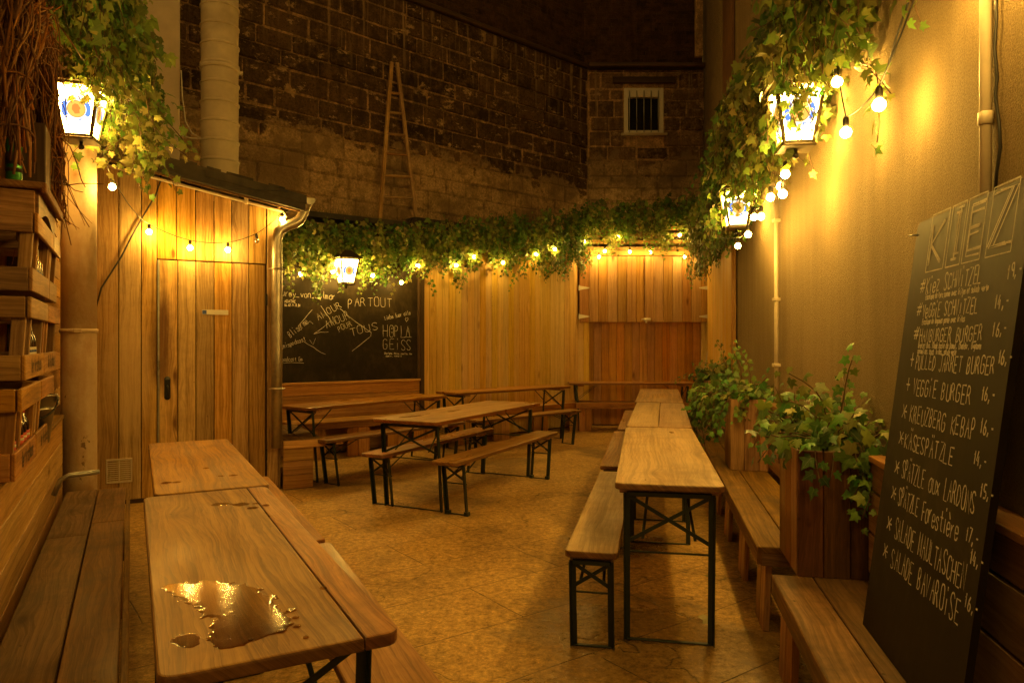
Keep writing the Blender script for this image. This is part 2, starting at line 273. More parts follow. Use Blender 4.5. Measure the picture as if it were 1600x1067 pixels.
def mat_masonry(name, bw, bh, stone, mortar, pale, z0=None, soot=.75):
    m, nt = newmat(name)
    oc = nd(nt, 'ShaderNodeTexCoord').outputs['Object']
    sp = nd(nt, 'ShaderNodeSeparateXYZ', {0: oc})
    w = nd(nt, 'ShaderNodeTexNoise', {'Vector': oc, 'Scale': 1.0 / bh, 'Detail': 4.0, 'Roughness': .65})
    p = nd(nt, 'ShaderNodeCombineXYZ', {'X': sp.outputs[0], 'Y': sp.outputs[2]}).outputs[0]
    p = nd(nt, 'ShaderNodeVectorMath', {0: p, 1: nd(nt, 'ShaderNodeVectorMath', {0: w.outputs['Color'], 'Scale': bh * .42}, operation='SCALE').outputs[0]}, operation='ADD').outputs[0]
    b = nd(nt, 'ShaderNodeTexBrick', {'Vector': p, 'Color1': (.45, .45, .45, 1), 'Color2': (1.6, 1.6, 1.6, 1), 'Mortar': (1, 1, 1, 1), 'Scale': 1.0, 'Mortar Size': bh * .085, 'Mortar Smooth': .6, 'Brick Width': bw, 'Row Height': bh}, squash=.72, squash_frequency=3, offset=.43)
    mort = b.outputs['Fac']
    n1 = noise(nt, oc, 5, 7, .72); n2 = noise(nt, oc, 30, 5, .7); n3 = noise(nt, mapping(nt, oc, loc=(4, 1, 2)), 1.3, 6, .65)
    st = mixc(nt, 1.0, stone, b.outputs['Color'], 'MULTIPLY')
    st = mixc(nt, ramp(nt, n1, [(.42, 0), (.62, .9)]), st, tuple(x * 2.4 for x in stone))
    st = mixc(nt, ramp(nt, n2, [(.5, 0), (.7, .7)]), st, tuple(x * .3 for x in stone))
    mm = noise(nt, mapping(nt, oc, loc=(8, 2, 3)), 2.1, 6, .7)
    col = mixc(nt, math_(nt, 'MULTIPLY', mort, ramp(nt, mm, [(.40, .0), (.60, 1)])), st, mortar)
    chip = ramp(nt, noise(nt, mapping(nt, oc, (1, 1, 1.8), loc=(9, 3, 5)), 3.6, 7, .75), [(.61, 0), (.66, .9)])
    col = mixc(nt, chip, col, tuple(x * .8 for x in pale))
    drip = math_(nt, 'MULTIPLY', ramp(nt, noise(nt, mapping(nt, oc, (9, 9, .35), loc=(2, 6, 1)), 1.0, 4, .6), [(.58, 0), (.68, .7)]), ramp(nt, math_(nt, 'ADD', math_(nt, 'MULTIPLY', sp.outputs[2], .3), n3), [(.0, 0), (1, 1)]))
    drip = math_(nt, 'MULTIPLY', drip, ramp(nt, math_(nt, 'DIVIDE', sp.outputs[2], 8.0), [(.64, 0), (.76, 1)]))
    col = mixc(nt, drip, col, tuple(x * .7 for x in pale))
    # rain streaks
    stv = noise(nt, mapping(nt, oc, (7, 7, .5)), 1.0, 5, .65)
    col = mixc(nt, ramp(nt, stv, [(.5, 0), (.72, soot)]), col, tuple(x * .35 for x in stone))
    if z0 is not None:
        zz = math_(nt, 'ADD', sp.outputs[2], math_(nt, 'MULTIPLY', math_(nt, 'SUBTRACT', n3, .5), 1.5))
        zz = math_(nt, 'ADD', zz, math_(nt, 'MULTIPLY', math_(nt, 'SUBTRACT', n1, .5), .7))
        band = ramp(nt, math_(nt, 'ADD', math_(nt, 'MULTIPLY', math_(nt, 'SUBTRACT', z0, zz), 1.6), .5, True), [(.35, 0), (.6, 1)])
        pl = mixc(nt, ramp(nt, n2, [(.3, 0), (.7, 1)]), tuple(x * .62 for x in pale), pale)
        pl = mixc(nt, ramp(nt, n3, [(.38, .85), (.52, 0)]), pl, tuple(x * .35 for x in pale))
        pl = mixc(nt, ramp(nt, n1, [(.36, .8), (.48, 0)]), pl, tuple(x * .4 for x in pale))
        pl = mixc(nt, math_(nt, 'MULTIPLY', mort, .35), pl, tuple(x * .5 for x in pale))
        col = mixc(nt, band, col, pl)
    h = math_(nt, 'ADD', math_(nt, 'MULTIPLY', mort, -.5), math_(nt, 'ADD', math_(nt, 'MULTIPLY', n1, 1.1), math_(nt, 'MULTIPLY', n2, .5)))
    finish(nt, pbsdf(nt, col=col, rough=.9, normal=bump(nt, h, 1.0, .06), spec=.2)); return m
def mat_blocks(name, stone, pale, z0):
    m, nt = newmat(name)
    oc = nd(nt, 'ShaderNodeTexCoord').outputs['Object']; sp = nd(nt, 'ShaderNodeSeparateXYZ', {0: oc})
    r = nd(nt, 'ShaderNodeAttribute', attribute_name='rnd').outputs['Fac']
    n1 = noise(nt, oc, 6, 7, .74); n2 = noise(nt, oc, 34, 5, .72); n3 = noise(nt, mapping(nt, oc, loc=(4, 1, 2)), 1.3, 6, .65)
    tone = nd(nt, 'ShaderNodeMapRange', {'Value': r, 'To Min': .45, 'To Max': 1.7}).outputs[0]
    st = nd(nt, 'ShaderNodeHueSaturation', {'Color': stone + (1,), 'Value': tone}).outputs[0]
    st = mixc(nt, ramp(nt, n1, [(.45, 0), (.62, .9)]), st, tuple(x * 2.4 for x in stone))
    st = mixc(nt, ramp(nt, n2, [(.5, 0), (.66, .8)]), st, tuple(x * .3 for x in stone))
    chip = ramp(nt, noise(nt, mapping(nt, oc, (1, 1, 1.8), loc=(9, 3, 5)), 4.2, 7, .78), [(.575, 0), (.62, .95)])
    col = mixc(nt, chip, st, tuple(x * .75 for x in pale))
    drip = math_(nt, 'MULTIPLY', ramp(nt, noise(nt, mapping(nt, oc, (9, 9, .35), loc=(2, 6, 1)), 1.0, 4, .6), [(.54, 0), (.64, .8)]), ramp(nt, math_(nt, 'DIVIDE', sp.outputs[2], 8.0), [(.63, 0), (.76, 1)]))
    col = mixc(nt, drip, col, tuple(x * .6 for x in pale))
    col = mixc(nt, ramp(nt, noise(nt, mapping(nt, oc, (6, 6, .5)), 1.0, 5, .65), [(.52, 0), (.7, .7)]), col, tuple(x * .4 for x in stone))
    zz = math_(nt, 'ADD', sp.outputs[2], math_(nt, 'ADD', math_(nt, 'MULTIPLY', math_(nt, 'SUBTRACT', n3, .5), 1.6), math_(nt, 'MULTIPLY', math_(nt, 'SUBTRACT', n1, .5), .9)))
    band = ramp(nt, math_(nt, 'ADD', math_(nt, 'MULTIPLY', math_(nt, 'SUBTRACT', z0, zz), 1.6), .5, True), [(.38, 0), (.56, 1)])
    pl = mixc(nt, ramp(nt, n2, [(.36, 0), (.62, 1)]), tuple(x * .5 for x in pale), pale)
    pl = mixc(nt, ramp(nt, n3, [(.40, .85), (.52, 0)]), pl, tuple(x * .35 for x in pale))
    pl = mixc(nt, ramp(nt, n1, [(.40, .85), (.50, 0)]), pl, tuple(x * .33 for x in pale))
    col = mixc(nt, band, col, pl)
    h = math_(nt, 'ADD', math_(nt, 'MULTIPLY', n1, 1.1), math_(nt, 'MULTIPLY', n2, .5))
    finish(nt, pbsdf(nt, col=col, rough=.9, normal=bump(nt, h, 1.0, .05), spec=.2)); return m
M['blocks'] = mat_blocks('sooty stone blocks', (.085, .050, .022), (.78, .53, .28), 4.2)
M['mortar'] = mat_blocks('crumbling mortar', (.32, .20, .095), (.56, .38, .20), 4.2)
M['blocks_low'] = mat_blocks('stone of the window wall', (.15, .092, .048), (.66, .46, .26), 4.75)
M['mortar_low'] = mat_blocks('mortar of the window wall', (.34, .215, .11), (.5, .35, .19), 4.75)
def lay_blocks(mb, x0, x1, z0, z1, bw, hole=None):
    z = z0
    while z < z1 - .04:
        hh = min(random.uniform(.20, .31), z1 - z); x = x0 - random.uniform(0, bw)
        while x < x1:
            w = bw * random.uniform(.55, 1.4); a, b = max(x, x0), min(x + w, x1); x += w
            if b - a < .05: continue
            segs = [(a, b)]
            if hole and z + hh > hole[2] and z < hole[3]: segs = [q for q in ((a, min(b, hole[0])), (max(a, hole[1]), b)) if q[1] - q[0] > .04]
            for p, q in segs:
                g_ = random.uniform(.010, .026)
                mb.box(((p + q) / 2, .06 + random.uniform(-.012, .014), z + hh / 2), (q - p - g_, .13, hh - g_), ax=0, bev=random.uniform(.010, .022), rot=Matrix.Rotation(random.gauss(0, .012), 4, 'Y') @ Matrix.Rotation(random.gauss(0, .01), 4, 'Z'))
        z += hh
M['stone'] = mat_masonry('sooty stone blocks', .60, .29, (.085, .050, .026), (.30, .18, .088), (.62, .44, .25), 4.25)
M['stone_low'] = mat_masonry('stone of the window wall', .46, .24, (.16, .10, .055), (.34, .215, .11), (.60, .43, .25), 4.7)
M['brick_dark'] = mat_masonry('dark brick', .23, .075, (.055, .026, .013), (.12, .075, .038), (.12, .07, .035), None, .5)

def mat_board():
    m, nt = newmat('blackboard')
    oc = nd(nt, 'ShaderNodeTexCoord').outputs['Object']
    n = noise(nt, oc, 3.0, 6, .65, .8); n2 = noise(nt, mapping(nt, oc, (1, 1, .4)), 24, 4, .6)
    c = ramp(nt, math_(nt, 'ADD', math_(nt, 'MULTIPLY', n, .7), math_(nt, 'MULTIPLY', n2, .3)), [(.35, (.010, .0065, .003)), (.50, (.017, .0115, .005)), (.62, (.034, .024, .012)), (.75, (.058, .043, .024))])
    finish(nt, pbsdf(nt, col=c, rough=.55, normal=bump(nt, n2, .1, .004), spec=.2)); return m
M['blackboard'] = mat_board()

def mat_oldcolumn():
    m, nt = newmat('painted iron column')
    oc = nd(nt, 'ShaderNodeTexCoord').outputs['Object']
    n1 = noise(nt, oc, 3.5, 6, .65); n2 = noise(nt, oc, 40, 4, .7); n3 = noise(nt, mapping(nt, oc, (1, 1, .6), loc=(2, 2, 2)), 8, 6, .7)
    sep = nd(nt, 'ShaderNodeSeparateXYZ', {0: oc})
    c = ramp(nt, n1, [(.3, (.40, .28, .16)), (.5, (.50, .37, .24)), (.7, (.56, .44, .30))])
    c = mixc(nt, ramp(nt, n2, [(.5, 0), (.75, .4)]), c, (.36, .24, .13))
    low = nd(nt, 'ShaderNodeMapRange', {'Value': sep.outputs[2], 'From Min': .4, 'From Max': 2.6, 'To Min': .10, 'To Max': 0.0}).outputs[0]
    c = mixc(nt, ramp(nt, math_(nt, 'ADD', n3, low), [(.71, 0), (.73, .9)]), c, (.07, .042, .025))
    c = mixc(nt, ramp(nt, noise(nt, mapping(nt, oc, (3, 3, .8), loc=(7, 1, 1)), 1.6, 5, .6), [(.50, 0), (.70, .75)]), c, (.30, .13, .04))
    finish(nt, pbsdf(nt, col=c, rough=.6, normal=bump(nt, math_(nt, 'ADD', n2, n3), .35, .008))); return m
M['column'] = mat_oldcolumn()

def mat_liquid(name, tint, rip):
    m, nt = newmat(name)
    oc = nd(nt, 'ShaderNodeTexCoord').outputs['Object']
    n = noise(nt, oc, rip, 4, .6, .5); n2 = noise(nt, oc, rip * 6, 3, .6)
    nrm = bump(nt, math_(nt, 'ADD', n, math_(nt, 'MULTIPLY', n2, .10)), .5, .0013)
    g = nd(nt, 'ShaderNodeBsdfGlossy', {'Color': (1, 1, 1, 1), 'Roughness': .11, 'Normal': nrm}).outputs[0]
    t = nd(nt, 'ShaderNodeBsdfTransparent', {'Color': c4(tint)}).outputs[0]
    fr = nd(nt, 'ShaderNodeFresnel', {'IOR': 1.4, 'Normal': nrm}).outputs[0]
    finish(nt, nd(nt, 'ShaderNodeMixShader', {0: math_(nt, 'MULTIPLY', fr, 1.0, True), 1: t, 2: g}).outputs[0]); return m
M['liquid'] = mat_liquid('spilled beer', (.80, .56, .27), 14)

# ------------------------------------------------------------------ mesh helpers
class MB:
    """collects boxes, tubes and sheets, then becomes ONE mesh object"""
    def __init__(s): s.v = []; s.f = []; s.uv = []; s.r = []; s.mi = []; s.sm = []; s.st = []
    def add(s, verts, faces, uvs, rnd=None, mi=0, smooth=False, M4=None):
        b = len(s.v); rnd = random.random() if rnd is None else rnd
        for p in verts: s.v.append(tuple(M4 @ Vector(p)) if M4 is not None else tuple(p))
        for f in faces:
            s.f.append([b + i for i in f]); s.uv.append([uvs[i] for i in f]); s.r.append(rnd); s.mi.append(mi); s.sm.append(smooth)
    def box(s, c, size, M4=None, ax=None, bev=.003, rnd=None, mi=0, rot=None):
        h = [x / 2 for x in size]; bev = min(bev, *(x * .45 for x in h))
        if ax is None: ax = max(range(3), key=lambda i: size[i])
        oth = [i for i in range(3) if i != ax]
        V = []; idx = {}
        for sx in (-1, 1):
            for sy in (-1, 1):
                for sz in (-1, 1):
                    sg = (sx, sy, sz)
                    for a in range(3):
                        p = [sg[i] * (h[i] if i == a else h[i] - bev) for i in range(3)]
                        idx[(sg, a)] = len(V); V.append(p)
        F = []
        for a in range(3):
            o1, o2 = [i for i in range(3) if i != a]
            for sg in (-1, 1):
                q = []
                for u, w in ((-1, -1), (1, -1), (1, 1), (-1, 1)):
                    t = [0, 0, 0]; t[a] = sg; t[o1] = u; t[o2] = w; q.append(idx[(tuple(t), a)])
                if (sg > 0) == (a == 1): q.reverse()
                F.append(q)
        for a in range(3):
            o1, o2 = [i for i in range(3) if i != a]
            for u in (-1, 1):
                for w in (-1, 1):
                    t0 = [0, 0, 0]; t0[o1] = u; t0[o2] = w; t1 = list(t0); t0[a] = -1; t1[a] = 1; t0 = tuple(t0); t1 = tuple(t1)
                    F.append([idx[(t0, o1)], idx[(t1, o1)], idx[(t1, o2)], idx[(t0, o2)]])
        for sx in (-1, 1):
            for sy in (-1, 1):
                for sz in (-1, 1):
                    F.append([idx[((sx, sy, sz), a)] for a in range(3)])
        ou, ov = random.random() * 9, random.random() * 9
        uv = [(p[ax] + ou, p[oth[0]] + p[oth[1]] * 1.1 + ov) for p in V]
        # orient faces outward
        for k, f in enumerate(F):
            a, b_, c_ = (Vector(V[i]) for i in f[:3]); n = (b_ - a).cross(c_ - a); ce = sum((Vector(V[i]) for i in f), Vector()) / len(f)
            if n.dot(ce) < 0: F[k] = f[::-1]
        T = Matrix.Translation(c)
        if rot is not None: T = T @ rot
        if M4 is not None: T = M4 @ T
        s.add(V, F, uv, rnd, mi, False, T)
    def beam(s, a, b, w, t, up=(0, 0, 1), mi=0, bev=.002, rnd=None):
        """a bar from a to b, w wide, t thick along 'up'"""
        a = Vector(a); b = Vector(b); d = b - a; L = d.length; x = d / L; u = Vector(up)
        if abs(u.dot(x)) > .98: u = Vector((1, 0, 0))
        y = u.cross(x).normalized(); z = x.cross(y)
        R = Matrix(((x.x, y.x, z.x, 0), (x.y, y.y, z.y, 0), (x.z, y.z, z.z, 0), (0, 0, 0, 1)))
        s.box((0, 0, 0), (L, w, t), Matrix.Translation((a + b) / 2) @ R, ax=0, bev=bev, mi=mi, rnd=rnd)
    def tube(s, pts, rad, n=8, mi=0, rnd=None, cap=True, smooth=True):
        pts = [Vector(p) for p in pts]; m = len(pts)
        rads = rad if isinstance(rad, (list, tuple)) else [rad] * m
        V = []; UV = []; ref = None; L = 0
        for i, p in enumerate(pts):
            d = (pts[min(i + 1, m - 1)] - pts[max(i - 1, 0)]).normalized()
            if ref is None:
                ref = Vector((0, 0, 1)) if abs(d.z) < .9 else Vector((1, 0, 0))
            x = (ref - d * ref.dot(d)).normalized(); ref = x; y = d.cross(x)
            if i: L += (p - pts[i - 1]).length
            for k in range(n):
                a = 2 * math.pi * k / n
                V.append(p + (x * math.cos(a) + y * math.sin(a)) * rads[i]); UV.append((L, k / n * rads[i] * 6.3))
        F = [[i * n + k, i * n + (k + 1) % n, (i + 1) * n + (k + 1) % n, (i + 1) * n + k] for i in range(m - 1) for k in range(n)]
        if cap: F += [list(range(n))[::-1], [(m - 1) * n + k for k in range(n)]]
        s.add(V, F, UV, rnd, mi, smooth)
    def lathe(s, prof, c=(0, 0, 0), n=16, mi=0, rnd=None, smooth=True, M4=None):
        V = []; UV = []
        for r, z in prof:
            for k in range(n):
                a = 2 * math.pi * k / n; V.append((c[0] + r * math.cos(a), c[1] + r * math.sin(a), c[2] + z)); UV.append((z, k / n * .5))
        F = [[i * n + k, i * n + (k + 1) % n, (i + 1) * n + (k + 1) % n, (i + 1) * n + k] for i in range(len(prof) - 1) for k in range(n)]
        F += [list(range(n))[::-1], [(len(prof) - 1) * n + k for k in range(n)]]
        s.add(V, F, UV, rnd, mi, smooth, M4)
    def slab(s, outline, z0, z1, bev=.004, ax=1, mi=0, rnd=None, side=None):
        """upright prism over a 2-D outline with rounded top and bottom edges"""
        n = len(outline); cx = sum(p[0] for p in outline) / n; cyy = sum(p[1] for p in outline) / n
        def inset(d):
            o = []
            for i in range(n):
                p0 = Vector(outline[i - 1]); p = Vector(outline[i]); p2 = Vector(outline[(i + 1) % n])
                e1 = (p - p0); e2 = (p2 - p)
                n1 = Vector((-e1.y, e1.x)).normalized(); n2 = Vector((-e2.y, e2.x)).normalized()
                m = (n1 + n2); m = m / max(.3, m.length_squared) * 2
                q = p + m * d; o.append((q.x, q.y))
            return o
        rings = []
        for d, z in ((bev, z0), (bev * .3, z0 + bev * .3), (0, z0 + bev), (0, z1 - bev), (bev * .3, z1 - bev * .3), (bev, z1)):
            rings.append([(x, y, z) for x, y in inset(d)])
        V = [p for r in rings for p in r]; ou, ov = random.random() * 9, random.random() * 9
        UV = [((p[1] if ax == 1 else p[0]) + ou, (p[0] if ax == 1 else p[1]) + p[2] * 1.1 + ov) for p in V]
        F = [[i * n + k, i * n + (k + 1) % n, (i + 1) * n + (k + 1) % n, (i + 1) * n + k] for i in range(5) for k in range(n)]
        if side is not None:
            rnd = random.random() if rnd is None else rnd
            s.add(V, F[:4 * n], UV, rnd, side, False); F = F[4 * n:]
        F += [list(range(n))[::-1], [5 * n + k for k in range(n)]]
        s.add(V, F, UV, rnd, mi, False)
    def band(s, r0, z0, r1, z1, n=40):
        s.add([(r * math.cos(2 * math.pi * k / n), r * math.sin(2 * math.pi * k / n), z) for r, z in ((r0, z0), (r1, z1)) for k in range(n)], [[k, (k + 1) % n, n + (k + 1) % n, n + k] for k in range(n)], [(z, k * .03) for z in (z0, z1) for k in range(n)], 0.5, 0, True)
    def quad(s, pts, mi=0, rnd=None):
        s.add(pts, [list(range(len(pts)))], [(p[0], p[2] + p[1]) for p in pts], rnd, mi)
    def build(s, name, mats, parent=None):
        me = bpy.data.meshes.new(name); me.from_pydata(s.v, [], s.f)
        mats = mats if isinstance(mats, (list, tuple)) else [mats]
        for m in mats: me.materials.append(m)
        ul = me.uv_layers.new(name='UVMap')
        ul.data.foreach_set('uv', [c for f in s.uv for uv in f for c in uv])
        at = me.attributes.new('rnd', 'FLOAT', 'FACE'); at.data.foreach_set('value', s.r)
        if s.st:
            a2 = me.attributes.new('strand', 'FLOAT', 'FACE'); a2.data.foreach_set('value', s.st)
        me.polygons.foreach_set('material_index', s.mi); me.polygons.foreach_set('use_smooth', s.sm)
        me.update()
        o = bpy.data.objects.new(name, me); COL.objects.link(o)
        if parent is not None: o.parent = parent
        return o

def tag(o, label, cat, group=None, kind=None):
    if label: o['label'] = label
    if cat: o['category'] = cat
    if group: o['group'] = group
    if kind: o['kind'] = kind
    return o
def thing(name, label, cat, loc=(0, 0, 0), rz=0.0, group=None):
    o = bpy.data.objects.new(name, None); COL.objects.link(o); o.empty_display_size = .2
    o.location = loc; o.rotation_euler = (0, 0, rz); return tag(o, label, cat, group)
def copy_thing(root, label, loc, rz=None):
    c = root.copy(); COL.objects.link(c); c.location = loc
    if rz is not None: c.rotation_euler = (0, 0, rz)
    c['label'] = label
    def rec(src, dst):
        for ch in list(src.children):
            d = ch.copy(); COL.objects.link(d); d.parent = dst; rec(ch, d)
    rec(root, c); return c

# ------------------------------------------------------------------ the yard's own directions
TH_L = math.atan2(.4725, .8813); LN = Vector((.8813, .4725, 0)); LD = Vector((-.4725, .8813, 0))
def L(c, s, z=0.0): return LN * c + LD * s + Vector((0, 0, z))            # left wall frame
TH_R = -math.atan2(.1905, .9817); RX = Vector((.9817, -.1905, 0)); RD = Vector((.1905, .9817, 0))
def R(o, s, z=0.0): return Vector((1, 0, 0)) + RX * o + RD * s + Vector((0, 0, z))   # right wall frame
K0 = Vector((-2.83, 8.68, 0)); K1 = Vector((-1.276, 9.83, 0)); K2 = Vector((1.136, 12.0, 0)); K3 = Vector((3.36, 12.0, 0))
def frame(a, b):
    d = (b - a).normalized(); return math.atan2(d.y, d.x), d, Vector((d.y, -d.x, 0))   # angle, along, towards the yard
def ray(px, py): return Vector(((px - 800) / FPX, 1, -(py - 533) / FPX))
def hit(px, py, p0, nrm):
    d = ray(px, py); c = Vector((0, 0, EYE)); return c + d * ((Vector(p0) - c).dot(nrm) / d.dot(nrm))
def hitR(px, py, o): return hit(px, py, R(o, 0), RX)
def hitS(px, py, s): return hit(px, py, L(0, s), LD)
def hitK(px, py, a, b, off):
    _, d, n = frame(a, b); return hit(px, py, a + n * off, n)

# ------------------------------------------------------------------ ground
g = MB(); g.quad([(-14, -6, 0), (14, -6, 0), (14, 22, 0), (-14, 22, 0)])
tag(g.build('ground', M['floor']), 'worn concrete slab floor with dark joints and wet patches', 'ground', kind='structure')

# ------------------------------------------------------------------ walls
def planks_v(mb, x0, x1, z0, z1, w, y=0.0, t=.02, gap=.004, top=None, mi=0, jig=.0015):
    """upright boards side by side along local x, their faces at local y (yard side is -y)"""
    x = x0
    while x < x1 - .01:
        ww = min(w * random.uniform(.97, 1.03), x1 - x)
        zt = z1 if top is None else min(top(x), top(x + ww))
        mb.box((x + ww / 2, y + t / 2 + random.uniform(-jig, jig), (z0 + zt) / 2), (ww - gap, t, zt - z0), ax=2, mi=mi)
        x += ww
def planks_h(mb, x0, x1, z0, z1, w, y=0.0, t=.02, gap=.004, mi=0, split=None):
    z = z0
    while z < z1 - .01:
        ww = min(w, z1 - z); xs = [x0, x1]
        if split and x1 - x0 > split: xs = [x0, x0 + (x1 - x0) * random.uniform(.3, .7), x1]
        for a, b in zip(xs, xs[1:]):
            mb.box(((a + b) / 2, y + t / 2 + random.uniform(-.0015, .0015), z + ww / 2), (b - a - .002, t, ww - gap), ax=0, mi=mi)
        z += ww

# right plastered wall
t = thing('plaster_wall', 'long pale rough plastered wall down the right side of the yard', 'wall', R(0, 0), TH_R)
m = MB(); m.box((.15, 3.6, 4.0), (.3, 9.3, 8.0), ax=2, bev=.004); m.box((.15, 11.6, 5.0), (.28, 6.6, 11.0), ax=2, bev=.004)
m.build('wall_face', M['stucco'], t)
m = MB(); m.box((-.012, 9.1, 6.2), (.03, 1.1, 4.0), ax=2, bev=.002); m.build('upper_sheet', plain('rusty sheet', (.17, .085, .035), .6, .2, .3, 5), t)
# far part of it is boarded
def side_planks(mb, s0, s1, z0, z1, w, o):
    s = s0
    while s < s1 - .01:
        ww = min(w * random.uniform(.95, 1.05), s1 - s)
        mb.box((o, s + ww / 2, (z0 + z1) / 2), (.022, ww - .004, z1 - z0), ax=2); s += ww
t = thing('board_cladding', 'upright pine boards covering the far end of the right wall beside the hatch', 'wall', R(0, 8.3), TH_R)
m = MB(); side_planks(m, .09, 3.72, .05, 3.3, .11, -.03); m.build('boards', M['pine_wall'], t)
m = MB(); m.box((-.035, .03, 1.65), (.05, .10, 3.2), ax=2); m.build('end_post', M['left_wood'], t)

# blackboard wall (boards under the board run level) and the upright board wall next to it
aK, dK, nK = frame(K0, K1)
t = thing('horizontal_board_wall', 'wall of wide level pine boards carrying the chalkboard', 'wall', K0, aK)
m = MB(); planks_h(m, -.75, 1.93, .02, .915, .146, 0, .025); m.build('lower_boards', M['left_wood'], t)
m = MB(); m.box((.585, .05, 1.85), (2.69, .05, 1.85), ax=0); m.build('backing', M['dark_wood'], t)
m = MB(); m.box((1.96, -.005, 1.48), (.06, .05, 2.9), ax=2); m.build('corner_post', M['dark_wood'], t)

aB, dB, nB = frame(K1, K2); LB = (K2 - K1).length
t = thing('upright_board_wall', 'wall of narrow upright pine boards between chalkboard and serving hatch', 'wall', K1, aB)
m = MB(); planks_v(m, .05, LB - .03, .02, 3.02, .113); m.build('boards', M['pine_wall'], t)
m = MB(); m.box((LB / 2, .06, 1.5), (LB, .06, 3.0), ax=0); m.build('backing', M['dark_wood'], t)

# serving hatch: a recessed red panel under two big shutters
LH = K3.x - K2.x
t = thing('serving_hatch', 'boarded serving hatch with two closed shutters at the end of the yard', 'hatch', K2, 0)
m = MB(); planks_v(m, .0, LH, .02, 3.0, .13, .09); m.build('counter_panel', M['red_pine'], t)
m = MB(); planks_v(m, -.03, .17, .02, 1.80, .10, -.01); m.build('side_boards', M['pine_wall'], t)
m = MB(); planks_v(m, LH - .16, LH - .02, .02, 1.80, .08, -.01); m.build('side_boards', M['pine_wall'], t)
m = MB(); m.box((LH / 2, .03, 2.93), (LH, .10, .10), ax=0); m.box((LH / 2, .05, 1.80), (LH, .08, .06), ax=0); m.build('frame', M['red_pine'], t)
half = (LH - .06) / 2
for k, x0 in ((0, .0), (1, half + .012)):
    m = MB(); planks_v(m, x0, x0 + half, 1.755, 2.865, .158, -.06, .03, .006)
    m.box((x0 + half / 2, -.015, 1.9), (half - .1, .03, .1), ax=0); m.box((x0 + half / 2, -.015, 2.7), (half - .1, .03, .1), ax=0)
    sh = m.build('shutter', M['hatch_wood'], t)
    for z in (1.85, 2.33):
        h = MB(); e = -1 if k == 0 else 1; x = x0 + .005 if k == 0 else x0 + half - .005
        h.add([(x, -.066, z - .035), (x - e * .16, -.066, z - .008), (x - e * .16, -.066, z + .008), (x, -.066, z + .035), (x, -.062, z - .035), (x - e * .16, -.062, z - .008), (x - e * .16, -.062, z + .008), (x, -.062, z + .035)],
              [[0, 1, 2, 3], [7, 6, 5, 4], [0, 4, 5, 1], [1, 5, 6, 2], [2, 6, 7, 3], [3, 7, 4, 0]], [(0, 0)] * 8)
        h.box((x + e * .012, -.066, z), (.022, .012, .09), bev=.002)
        h.build('hinge', M['white_paint'], sh)
m = MB(); x = half + .006
m.box((x + .05, -.07, 1.80), (.11, .018, .05)); m.tube([(x - .05, -.085, 1.80), (x + .10, -.085, 1.80)], .008); m.box((x + .03, -.078, 1.77), (.03, .012, .06))
m.build('latch', M['white_paint'], t)

# slats above the hatch
t = thing('slatted_screen', 'weathered wooden slats behind the ivy above the serving hatch', 'screen', K2 + Vector((0, -.12, 0)), 0)
for k in range(5):
    m = MB(); m.box((LH / 2 + .03, 0, 2.98 + k * .115), (LH - .02, .03, .06), ax=0); m.build('slat', M['old_plank'], t)

# flat roof strip behind the board walls on which the ladder stands
m = MB()
for a, b, z in ((K0 - dK * .9, K1, 3.02), (K1, K2, 3.10)):
    _, d, n = frame(a, b)
    q = [a - n * .12, b - n * .12, b - n * .75, a - n * .75]
    m.add([(p.x, p.y, z + dz) for dz in (0, .07) for p in q], [[0, 1, 2, 3][::-1], [4, 5, 6, 7], [0, 1, 5, 4], [1, 2, 6, 5], [2, 3, 7, 6], [3, 0, 4, 7]], [(p.x, p.y) for dz in (0, 1) for p in q])
tag(m.build('flat_roof', M['tar']), 'narrow tarred roof strip behind the ivy at the foot of the stone wall', 'roof')

# old stone building behind
S0 = K1 - nB * .62; aS = aB; SC_ = S0 + dB * 4.16                      # corner of the two old walls
ZC = 6.43
t = thing('stone_wall', 'tall sooty stone wall of an old building running behind the yard', 'wall', S0, aS)
m = MB(); m.box(((4.16 - 9) / 2, .262, ZC / 2), (4.16 + 9, .5, ZC), ax=0, bev=.004); m.build('mortar', M['mortar'], t)
m = MB(); lay_blocks(m, -5.5, 4.15, 2.6, ZC, .52); m.build('stones', M['blocks'], t)
m = MB(); m.box(((4.16 - 9) / 2, .12, ZC + .04), (4.16 + 9, .36, .07), ax=0, bev=.01); m.build('coping', M['dark_wood'], t)
t = thing('brick_wall', 'dark upper brickwork standing on the sooty stone wall, left of the corner', 'wall', S0 - nB * .12, aS)
m = MB(); m.box(((4.16 - 9) / 2, .2, ZC + 2.1), (4.16 + 9 + .2, .4, 4.0), ax=0, bev=.01); m.build('brickwork', M['brick_dark'], t)
t = thing('stone_wall', 'shorter stone end wall with the barred window, right of the corner', 'wall', SC_, 0)
xr = R(0, 13.3).x - SC_.x
wx0, wx1, wz0, wz1 = (hit(975, 172, SC_, Vector((0, 1, 0))).x - SC_.x), (hit(1037, 172, SC_, Vector((0, 1, 0))).x - SC_.x), 5.26, 6.10
m = MB()
for c_, s_ in (((wx0 / 2, .25, ZC / 2), (wx0, .5, ZC)), (((wx1 + xr) / 2, .25, ZC / 2), (xr - wx1, .5, ZC)), (((wx0 + wx1) / 2, .25, wz0 / 2), (wx1 - wx0, .5, wz0)), (((wx0 + wx1) / 2, .25, (wz1 + ZC) / 2), (wx1 - wx0, .5, ZC - wz1))):
    m.box((c_[0], c_[1] + .012, c_[2]), s_, ax=0, bev=.001)
m.build('mortar', M['mortar_low'], t)
m = MB(); lay_blocks(m, .01, xr, 2.6, ZC, .44, (wx0, wx1, wz0, wz1)); m.build('stones', M['blocks_low'], t)
